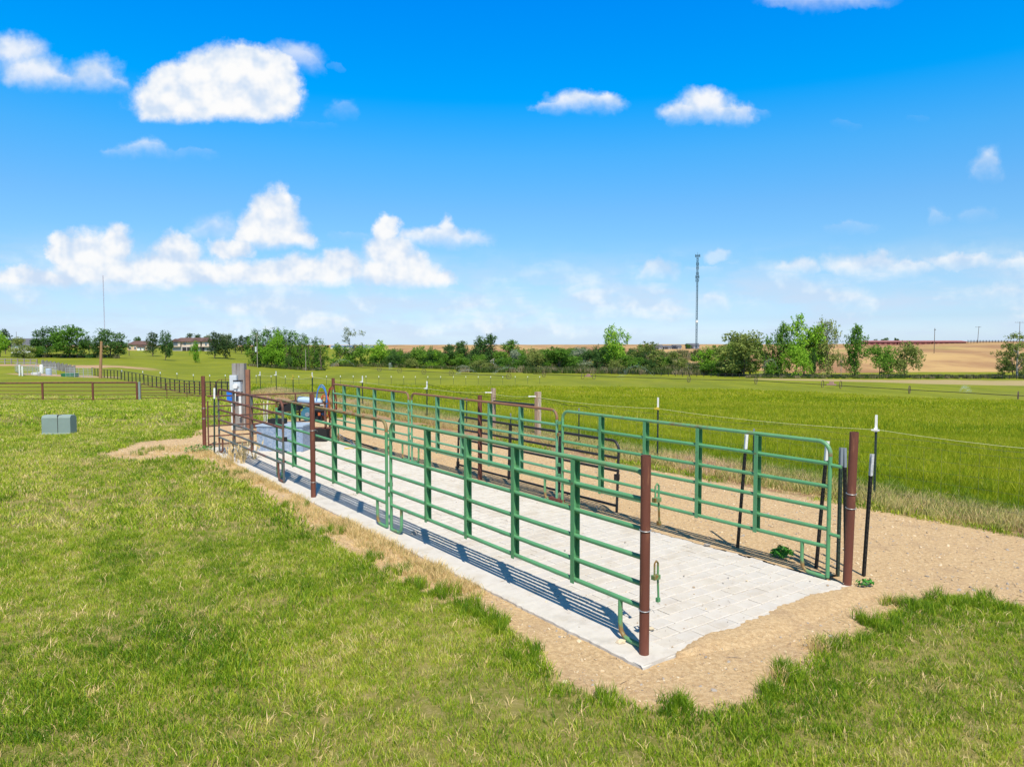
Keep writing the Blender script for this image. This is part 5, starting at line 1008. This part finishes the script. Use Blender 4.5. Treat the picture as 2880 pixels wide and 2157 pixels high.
# dark continuous corral fence curving away
cf = thing('corral_fence', 'long dark steel corral fence running back from the gates to the silver pens', 'fence')
n = 34; CP = []
for i in range(n):
    q = i / (n - 1); D_ = 62 * (128 / 62) ** q; px = 655 + (258 - 655) * (1 - (1 / D_ - 1 / 128) / (1 / 62 - 1 / 128)); px = 655 - (655 - 258) * ((1 / 62 - 1 / D_) / (1 / 62 - 1 / 128)); x = dpos(px, D_); CP.append((x, D_, tz(x, D_), min(1.32, 1.32)))
for x, y, z, h in CP: mb = MB(); mb.box((x, y, z + h / 2), (.09, .09, h)); obj('post', mb, m_dark, cf)
for f_ in (.12, .32, .52, .74, 1.0): mb = MB(); mb.tube([(x, y, z + h * f_) for x, y, z, h in CP], .035 if f_ > .9 else .016, 5); obj('rail', mb, m_dark, cf)
# row of weathered stakes behind the pens
st_f = thing('stake_fence', 'row of dark weathered stakes behind the silver pens', 'fence')
for i, px in enumerate(np.linspace(118, 210, 26)): D_ = 150 - i * .9; x = dpos(px, D_); z = tz(x, D_); mb = MB(); mb.box((x, D_, z + .75), (.16, .16, 1.5 + .3 * math.sin(i * 2.1))); obj('stake', mb, m_greywood, st_f)
# silver pens
D = 112.0
def pen(label, pa, pb, Da, Db, n_st=2, zt=1.5):
    a = (dpos(pa, Da), Da); b = (dpos(pb, Db), Db); L_ = math.hypot(b[0] - a[0], b[1] - a[1]); z = (tz(*a) + tz(*b)) / 2 + .02
    panel(label, 0, L_, 0, [L_ * (i + 1) / (n_st + 1) for i in range(n_st)], m_alu, m_alu, 'silver pen panels in the far left yard', zs=[.15, .42, .69, .96, 1.23], zt=zt, rr=.026, feet=(0, 0), stile='bar', name='pen_railing', cat='pen panel', loc=(a[0], a[1], z), rz=math.atan2(b[1] - a[1], b[0] - a[0]), cr_=.1)
pen('silver pen panel receding at the left corner of the far pens', 42, 62, 126, 112); pen('front silver pen panel at the left corner, next to the white barrels', 62, 105, 112, 112, 2); pen('front silver pen panel in the middle of the left pen', 106, 158, 112, 113, 2)
pen('back silver panel of the left pen, left half', 46, 100, 128, 130, 2); pen('back silver panel of the left pen, right half', 101, 156, 130, 130, 2)
pen('silver pen panel left of the gap-side in the right-hand pen', 184, 208, 113, 113, 1); pen('silver pen panel in the middle of the right-hand pen', 209, 233, 113, 113, 1); pen('silver pen panel nearest the orange pole', 234, 259, 113, 113, 1)
for px, D_, w_, h_, lb, mm in ((54, 111, .11, 1.7, 'tall white barrel at the left corner of the silver pens, left of two', m_pvc), (62, 110.5, .11, 1.5, 'tall white barrel at the left corner of the silver pens, right of two', m_pvc), (116, 124, .3, 1.5, 'squarish white tank inside the left silver pen', m_pvc), (136, 120, .45, 1.1, 'blue-grey tank inside the left silver pen', m_tank), (100, 116, .7, .45, 'low pale trough on the dirt in the left silver pen', m_pvc)):
    x = dpos(px, D_); mb = MB(); mb.tube([(0, 0, 0), (0, 0, h_ * .08), (0, 0, h_ * .9), (0, 0, h_)], [w_ * .97, w_, w_, w_ * .7], 14); o = obj('barrel' if h_ > .7 else 'trough', mb, mm); o.location = (x, D_, tz(x, D_)); tag(o, lb, 'barrel' if h_ > .7 else 'trough')
x = dpos(196, 116); mb = MB(); mb.tube([(0, 0, 0), (0, 0, .55)], [1.25, 1.3], 20); o = obj('trough', mb, mat('green_trough', (.02, .16, .08), .5)); o.location = (x, 116, tz(x, 116)); tag(o, 'round green stock tank inside the right-hand silver pen', 'trough')
rf = thing('rail_fence', 'pale rail fence crossing the dirt patch at the far left', 'fence'); D = 172
for px in np.linspace(-40, 104, 9): x = dpos(px, D); mb = MB(); mb.box((x, D, tz(x, D) + .7), (.2, .2, 1.4)); obj('post', mb, m_greywood, rf)
for zz in (.6, 1.25): mb = MB(); mb.bar((dpos(-40, D), D, lz(-40, D) + zz), (dpos(104, D), D, lz(104, D) + zz), .16); obj('rail', mb, m_greywood, rf)
# ------------------------------------------------------------------ cross fence in the field (white-tipped posts)
xf = thing('field_fence', 'line of thin white-tipped posts crossing the green field', 'fence')
fp_ = []
for i, px in enumerate([342, 401, 450, 497, 543, 589, 633, 720, 762, 802, 840, 879, 918, 957, 993, 1029, 1065, 1100, 1135, 1168, 1203, 1239, 1275, 1310, 1345, 1380, 1414, 1449, 1484, 1518]):
    D_ = 118 + (px - 342) * .035; x = dpos(px, D_); z = tz(x, D_); top = float(np.interp(px, [342, 450, 633, 840, 1135, 1518], [1045, 1050, 1055, 1058.5, 1061.5, 1061]))
    h = max(.6, min(1.5, zrow(top, D_) - z)); mb = MB(); mb.box((x, D_, z + h / 2), (.05, .05, h)); q = obj('post', mb, m_tpost, xf); mb = MB(); mb.box((x, D_, z + h + .1), (.12, .12, .28)); obj('painted_tip', mb, m_white, q); fp_.append((x, D_, z + h * .8))
mb = MB(); mb.tube(fp_, .012, 4); obj('wire', mb, m_thin, xf)
# ------------------------------------------------------------------ wheel lines
def wheel_line(label, pts, spray, mover=None):
    # pts: (px, D) ends ; wheels at given px
    (pa, Da), (pb, Db), wheels = pts; ax, bx_ = dpos(pa, Da), dpos(pb, Db); dirv = Vector((bx_ - ax, Db - Da, 0)); L_ = dirv.length; dirv.normalize(); rzz = math.atan2(dirv.y, dirv.x)
    p = thing('wheel_line', label, 'irrigation line'); W_ = []
    def at_px(px): k_ = (px - CX) / FPX; t__ = (ax - k_ * Da) / (k_ * (Db - Da) / 1 - (bx_ - ax)); return ax + (bx_ - ax) * t__, Da + (Db - Da) * t__
    R_ = .82
    for px in wheels:
        x, y = at_px(px); z = tz(x, y) + R_; W_.append((x, y, z)); mb = MB(); nrm = Vector((-dirv.y, dirv.x, 0))
        mb.tube([(x + nrm.x * R_ * math.cos(a), y + nrm.y * R_ * math.cos(a), z + R_ * math.sin(a)) for a in np.linspace(0, 2 * math.pi, 20, endpoint=False)], .07, 5, closed=True)
        w__ = obj('wheel', mb, m_bark, p); mb = MB()
        for a in np.linspace(0, math.pi, 4, endpoint=False): c_, s__ = math.cos(a), math.sin(a); mb.bar((x + nrm.x * R_ * c_, y + nrm.y * R_ * c_, z + R_ * s__), (x - nrm.x * R_ * c_, y - nrm.y * R_ * c_, z - R_ * s__), .035)
        obj('spokes', mb, m_bark, w__)
    x0_, y0_ = at_px(pa), at_px(pb); pipe = [(ax, Da, tz(ax, Da) + R_)] + W_ + [(bx_, Db, tz(bx_, Db) + R_)]; pipe.sort(key=lambda q: q[0]); mb = MB(); mb.tube(pipe, .075, 6); obj('pipe', mb, m_dark, p)
    if mover:
        for m_ in mover:
            x, y = at_px(m_); z = tz(x, y); mb = MB(); mb.box((x, y, z + .8), (1.8, .9, .3), rzz); mb.box((x, y, z + 1.15), (.8, .7, .6), rzz); o_ = obj('mover', mb, mat('mover_pink', (.42, .25, .2), .6), p)
            for q in (-1.9, 1.9):
                mb = MB(); nrm = Vector((-dirv.y, dirv.x, 0)); cx_, cy_ = x + dirv.x * q, y + dirv.y * q
                mb.tube([(cx_ + nrm.x * R_ * math.cos(a), cy_ + nrm.y * R_ * math.cos(a), z + R_ + R_ * math.sin(a)) for a in np.linspace(0, 2 * math.pi, 20, endpoint=False)], .07, 5, closed=True); obj('wheel', mb, m_bark, o_)
    return at_px
ap1 = wheel_line('wheel line sprinkler pipe rolling across the right half of the field', ((2960, 132), (1500, 214), [2867, 2560, 2127, 1938, 1530]), None, (2340, 1655))
ap2 = wheel_line('second wheel line sprinkler pipe across the left half of the field', ((1430, 196), (770, 320), [1431, 1269, 1192, 1124, 1067]), None)
m_spray = bpy.data.materials.new('water_spray'); m_spray.use_nodes = True; b_ = m_spray.node_tree.nodes['Principled BSDF']; b_.inputs['Base Color'].default_value = (.85, .9, .95, 1); b_.inputs['Alpha'].default_value = .10; b_.inputs['Roughness'].default_value = .3
for px, ap, dirx, L_, h_, lab in ((2195, None, -1, 6, 5.5, 'tall white jet of water in front of the highest light green trees'), (2700, ap1, .8, 2.5, 1.3, 'small water jet on the wheel line near the right edge'), (1470, ap1, -1, 9, 2.0, 'faint water spray at the left end of the right wheel line'), (1350, ap2, -1, 7, 1.5, 'faint water spray left of the field cross wheels'), (1000, ap2, -1, 9, 3.0, 'wide faint water spray above the left wheel line'), (880, ap2, -1, 5, 1.5, 'small water spray near the left end of the wheel line'), (1840, ap1, -1, 9, 3.6, 'wide water spray left of the mast base'), (1095, ap2, .3, 1.5, 2.4, 'short upright water spray in the middle of the left wheel line')):
    x, y = ap(px) if ap else (dpos(px, 215), 215); z = tz(x, y) + .9; r_ = np.random.default_rng(int(px)); mb = MB()
    for i in range(420):
        t__ = r_.uniform(0, 1) ** .8; sp_ = .05 + t__ * .35; c = Vector((dirx * L_ * t__ + r_.normal(0, sp_), r_.normal(0, sp_), h_ * 4 * t__ * (1 - t__) * .9 + r_.normal(0, sp_ * .8))); q = .05 + .05 * t__; mb.add([c + Vector((-q, 0, 0)), c + Vector((0, -q, q)), c + Vector((q, 0, 0)), c + Vector((0, 0, -q))], [(0, 1, 2, 3)])
    o = obj('water_spray', mb, m_spray); o.location = (x, y, z); tag(o, lab, 'water spray')
# dark rail fence at the far field edge
ef = thing('rail_fence', 'dark post and rail fence along the far field edge below the tan hill', 'fence'); prev = None
for px in np.linspace(1560, 2900, 68):
    D_ = float(np.interp(px, [1560, 2100, 2900], [250, 228, 221])); x = dpos(px, D_); z = tz(x, D_); mb = MB(); mb.box((x, D_, z + .6), (.16, .16, 1.2)); obj('post', mb, m_dark, ef)
    if prev:
        for zz in (.55, 1.1): mb = MB(); mb.bar((prev[0], prev[1], prev[2] + zz), (x, D_, z + zz), .09); obj('rail', mb, m_dark, ef)
    prev = (x, D_, z)
# ------------------------------------------------------------------ utility cabinet on the lawn
ca, cb = G(111, 1217), G(205, 1217); cw = (cb[0] - ca[0]) * .84; zc_ = tz(*ca) - .02
uc = thing('utility_cabinet', 'grey-green double utility cabinet sitting on the lawn', 'cabinet', ((ca[0] + cb[0]) / 2, ca[1], zc_), math.radians(2))
for i, (c_, w_) in enumerate(((-cw * .22, cw * .56), (cw * .285, cw * .43))):
    mb = MB(); H_ = .56 + .004 * i; prof = [(0, 0), (0, H_ - .06), (.05, H_), (.27, H_ - .015), (.32, H_ - .07), (.32, 0)]; n = len(prof)
    mb.add([(c_ - w_ / 2, a, b) for a, b in prof] + [(c_ + w_ / 2, a, b) for a, b in prof], [tuple(range(n)), tuple(range(2 * n - 1, n - 1, -1))] + [(j, j + n, (j + 1) % n + n, (j + 1) % n) for j in range(n)])
    s_ = obj('shell', mb, m_boxgreen, uc); mb = MB(); mb.box((c_, .16, H_ + .003), (w_ * .97, .21, .012)); obj('lid', mb, m_boxgreen2, s_)
    mb = MB(); mb.box((c_, -.006, .04), (w_, .012, .07)); obj('skirt', mb, m_boxgreen2, s_)
mb = MB(); mb.box((cw * .063, .1, .3), (.010, .22, .57)); obj('seam', mb, m_dark, uc)
# ------------------------------------------------------------------ timber post with electrical boxes
D = 20.9; k = D / FPX
tp_ = thing('timber_post', 'thick weathered grey timber post carrying the electrical boxes', 'post', (dpos(669, D), D, 0))
mb = MB(); mb.box((0, .1, .97), (.36, .2, 1.97)); obj('beam', mb, m_greywood, tp_)
mb = MB(); mb.box((.23, .16, .88), (.10, .12, 1.78)); o = obj('timber_post', mb, m_redwood); o.location = (dpos(669, D), D, 0); tag(o, 'reddish timber post attached right of the grey one', 'post')
def on_post(name, label, x0p, x1p, y0p, y1p, dep, m, cat, extra=None):
    a, b = dpos(x0p, D), dpos(x1p, D); z1, z2 = zrow(y1p, D), zrow(y0p, D); p = thing(name, label, cat, ((a + b) / 2, D - dep / 2 - .005, z1)); w_, h_ = b - a, z2 - z1
    mb = MB(); mb.box((0, 0, h_ / 2), (w_, dep, h_)); obj('housing', mb, m, p); mb = MB(); mb.box((0, -dep / 2 - .008, h_ / 2), (w_ * .9, .016, h_ * .92)); c_ = obj('cover', mb, m, p)
    mb = MB(); mb.box((w_ * .3, -dep / 2 - .02, h_ * .45), (.02, .02, .05)); obj('latch', mb, m_grycap, c_); return p, w_, h_
on_post('electrical_panel', 'tall pale blue-grey electrical panel box on the timber post', 649, 669, 1055, 1098, .12, m_elec, 'electrical box')
p, w_, h_ = on_post('electric_meter', 'smaller pale box with round white meter, front of the timber post', 662, 681, 1072, 1101, .16, m_elec, 'electrical box'); mb = MB(); mb.tube([(-.03, -.09, h_ * .55), (-.03, -.16, h_ * .55)], .07, 14); obj('meter', mb, m_pvc, p); mb = MB(); mb.box((0, 0, h_ + .02), (w_ * 1.1, .2, .03)); obj('hood', mb, m_dark, p)
p, w_, h_ = on_post('blue_box', 'bright blue plastic box hanging left of the timber post', 641, 656, 1101, 1127, .14, m_blue, 'box')
for px, ya, yb, r_, lb in ((676, 1100, 1172, .04, 'white conduit pipe running down the right front of the timber post'), (653, 1127, 1209, .028, 'white conduit pipe below the blue box')):
    x = dpos(px, D); mb = MB(); mb.tube([(0, 0, 0), (0, 0, zrow(ya, D) - max(0, zrow(yb, D)))], r_, 8); o = obj('conduit', mb, m_pvc); o.location = (x, D - .08, max(0, zrow(yb, D))); tag(o, lb, 'pipe')
# ------------------------------------------------------------------ blue-grey metal box on the pad
bx0 = W(13.55, 1.35); bw = 1.12
cbx = thing('metal_tank', 'blue-grey mottled galvanised metal box standing on the far end of the pad', 'tank', (-5.42, 16.95, 0), math.radians(-6))
mb = MB(); mb.box((0, 0, .29), (1.12, .7, .58)); obj('body', mb, m_galv, cbx); mb = MB(); mb.box((0, 0, .60), (1.16, .74, .035)); obj('lid', mb, mat('pale_lid', (.36, .44, .54), .45, var=.1, scale=20), cbx)
mb = MB(); mb.box((-.18, -.05, .68), (.36, .3, .12)); obj('black_tray', mb, m_black, cbx)
# ------------------------------------------------------------------ pump machine beyond the far gate
eq = thing('pump_machine', 'pale blue tanked machine with black hood beyond the far gate', 'machine', (dpos(865, 18.6), 18.6, 0))
E_ = lambda px, py: (dpos(px, 18.6) - dpos(865, 18.6), 0, zrow(py, 18.6))
a, b = E_(836, 1125), E_(905, 1131); mb = MB(); mb.tube([(a[0], 0, a[2]), (a[0] + .03, 0, a[2]), (b[0] - .03, 0, b[2]), (b[0], 0, b[2])], [.07, .10, .10, .07], 14); obj('tank', mb, m_tank, eq)
a, b = E_(860, 1139), E_(915, 1137); mb = MB(); mb.tube([(a[0], -.1, a[2]), (b[0], -.1, b[2])], .035, 10); obj('pipe', mb, m_pvc, eq)
a = E_(870, 1163); mb = MB(); mb.tube([(a[0], -.25, a[2]), (a[0], -.12, a[2])], .17, 20); obj('flywheel', mb, m_teal, eq); mb = MB(); mb.tube([(a[0], -.27, a[2]), (a[0], -.24, a[2])], .06, 12); obj('hub', mb, m_grycap, eq)
mb = MB(); mb.box((a[0] + .12, .1, a[2] - .02), (.42, .36, .3)); mb.box((a[0] + .2, .0, a[2] + .2), (.2, .3, .12)); mb.tube([(a[0] + .05, -.1, a[2] + .1), (a[0] + .45, -.1, a[2] + .1)], .07, 10); obj('engine', mb, m_dark, eq); mb = MB(); mb.box((a[0] - .1, .0, a[2] + .02), (.12, .2, .3)); obj('green_guard', mb, m_green, eq)
mb = MB()
for q in (-.35, .45):
    for r_ in (-.2, .25): mb.bar((a[0] + q, r_, 0), (a[0] + q, r_, 1.0), .04)
mb.bar((a[0] - .5, -.2, .35), (a[0] + .6, -.2, .35), .04); mb.bar((a[0] - .5, -.2, .98), (a[0] + .6, -.2, .98), .04); obj('frame', mb, m_rust2, eq)
a0_, a1_ = E_(785, 1140), E_(845, 1158); w_ = a1_[0] - a0_[0]; mb = MB(); pr = [(0, .75), (.08, 1.0), (w_ * .9, 1.02), (w_, .8)]
mb.add([(a0_[0] + a, -.28, b) for a, b in pr] + [(a0_[0] + a, .2, b + .02) for a, b in pr], [(0, 3, 2, 1), (4, 5, 6, 7), (0, 1, 5, 4), (1, 2, 6, 5), (2, 3, 7, 6), (3, 0, 4, 7)]); obj('hood', mb, m_black, eq)
mb = MB(); mb.box((E_(900, 1205)[0], -.1, .16), (.42, .35, .32)); o = obj('black_bucket', mb, m_black); o.location = (dpos(865, 18.6), 18.6, 0); tag(o, 'black tub on the ground beside the pump machine', 'tub')
# hoses hung on the far right post
hx, hy, _ = W(14.15, 3.05)
def coil(label, m, cx_, cz_, rx_, rz_, n_, dy, r__=.013):
    mb = MB(); pts = [(hx + cx_ + rx_ * math.cos(t__) * (1 + .06 * math.sin(t__ * .37)), hy + dy + .03 * math.sin(t__ * .5), cz_ + rz_ * math.sin(t__) + .03 * math.sin(t__ * .7)) for t__ in np.linspace(0, n_ * 2 * math.pi, n_ * 22)]; mb.tube(pts, r__, 6); tag(obj('hose', mb, m), label, 'hose')
coil('orange air hose coiled over the far right rusty post', m_orange, -.1, .88, .13, .30, 3, -.12); coil('blue hose looped at the left of the far right rusty post', m_bluehose, -.17, 1.05, .13, .38, 2, -.15, .015); coil('dark red hose hanging behind the orange hose', m_redhose, .07, .95, .12, .42, 3, -.06)
mb = MB(); mb.box((hx - .26, hy - .2, .80), (.10, .06, .12)); mb.box((hx - .22, hy - .22, .70), (.06, .05, .08)); tag(obj('hose_reel', mb, m_orange), 'orange plastic reel hanging beside the coiled hoses', 'reel')
# loose rods on the pad edge
for i, (pa, pb_, m_) in enumerate((((952, 1222), (1000, 1258), m_grycap), ((960, 1230), (1052, 1262), m_black), ((985, 1240), (1005, 1262), m_grycap))):
    a, b = G(*pa), G(*pb_); mb = MB(); mb.tube([(a[0], a[1], .03), (b[0], b[1], .02)], .014, 6); tag(obj('rod', mb, m_), ('grey rod lying on the far right edge of the pad, upper of two', 'black rod lying along the far right edge of the pad', 'short grey rod lying on the far right edge of the pad, lower of two')[i], 'rod')
a = G(975, 1263); mb = MB(); mb.box((0, 0, .02), (.11, .025, .025), .3); mb.tube([(.05, .015, .02), (.16, .05, .02)], .011, 6); o = obj('hand_tool', mb, m_yellow); o.location = (a[0], a[1], .0); tag(o, 'small yellow and black hand tool lying on the pad', 'tool')
# thin white electric-fence stakes on the far yard grass
for i, (px, pt, pb_) in enumerate(((704, 1128, 1198), (743, 1130, 1190), (752, 1120, 1188), (747, 1135, 1185))):
    x, y, z = hit(px, pb_, 0, 5, 60); mb = MB(); mb.tube([(0, 0, 0), (.03 * (i - 1), 0, zrow(pt, y) - z)], .011, 5); o = obj('stake', mb, m_pvc); o.location = (x, y, z); tag(o, ('thin white stake just right of the reddish timber post', 'thin white stake behind the far gate, left of three', 'thin white stake behind the far gate, tallest of three', 'thin white stake behind the far gate, right of three')[i], 'stake')
# old timber blocks and rusty coil by the timber post foot
a = G(722, 1205); mb = MB(); mb.tube([(.28 * math.cos(t__) * (1 - t__ * .004), .2 * math.sin(t__), .02 + .003 * t__) for t__ in np.linspace(0, 40, 150)], .008, 4); o = obj('wire_coil', mb, m_rust2); o.location = (a[0], a[1], 0); tag(o, 'rusty coil of wire on the ground behind the far gate', 'wire')
# bits of straw and twigs lying on the bare soil
x, y = frustum_pts(5200, 4.3, 16); sd = masks(x, y)[0]; q = (sd > -.05) & (ST(x, y)[1] < 7.2) & (rng.uniform(0, 1, len(x)) < np.where(padmask(x, y), .10, .9)); x, y = x[q], y[q]
def twig(seed):
    r_ = np.random.default_rng(seed); mb = MB(); a = r_.normal(0, .2); mb.tube([(-.5, 0, 0), (0, .06 * a, .03), (.5, .1 * a, .02)], .022, 3); me = mkmesh('twig', mb, mat('straw_twig_%d' % (seed % 2), ((.62, .48, .28), (.26, .19, .13))[seed % 2], .9)); return me
scatter('straw_litter', 'bits of straw and twigs lying on the bare soil', np.stack([x, y, np.where(padmask(x, y), .004, terrain(x, y) + .004)], 1), np.clip(rng.lognormal(-3.1, .5, len(x)), .015, .13), np.zeros(len(x)), [twig(i) for i in range(4)], tilt=.08)

# scrub wood filling the gaps behind the far tree line (one mass)
px = rng.uniform(1080, 2110, 130); px = px[(px < 1828) | (px > 1975)]; n = len(px); D_ = rng.uniform(296, 372, n); x = (px - CX) / FPX * D_
scatter('woods', 'mass of green scrub and bushes filling the gaps of the far tree line', np.stack([x, D_, terrain(x, D_)], 1), rng.uniform(3.6, 7.5, n), np.zeros(n), [PROTO[k][0] for k in PROTO if k[0] in ('dome', 'broad') and k[1] in ('green', 'olive', 'dark')][:6], tilt=.03)
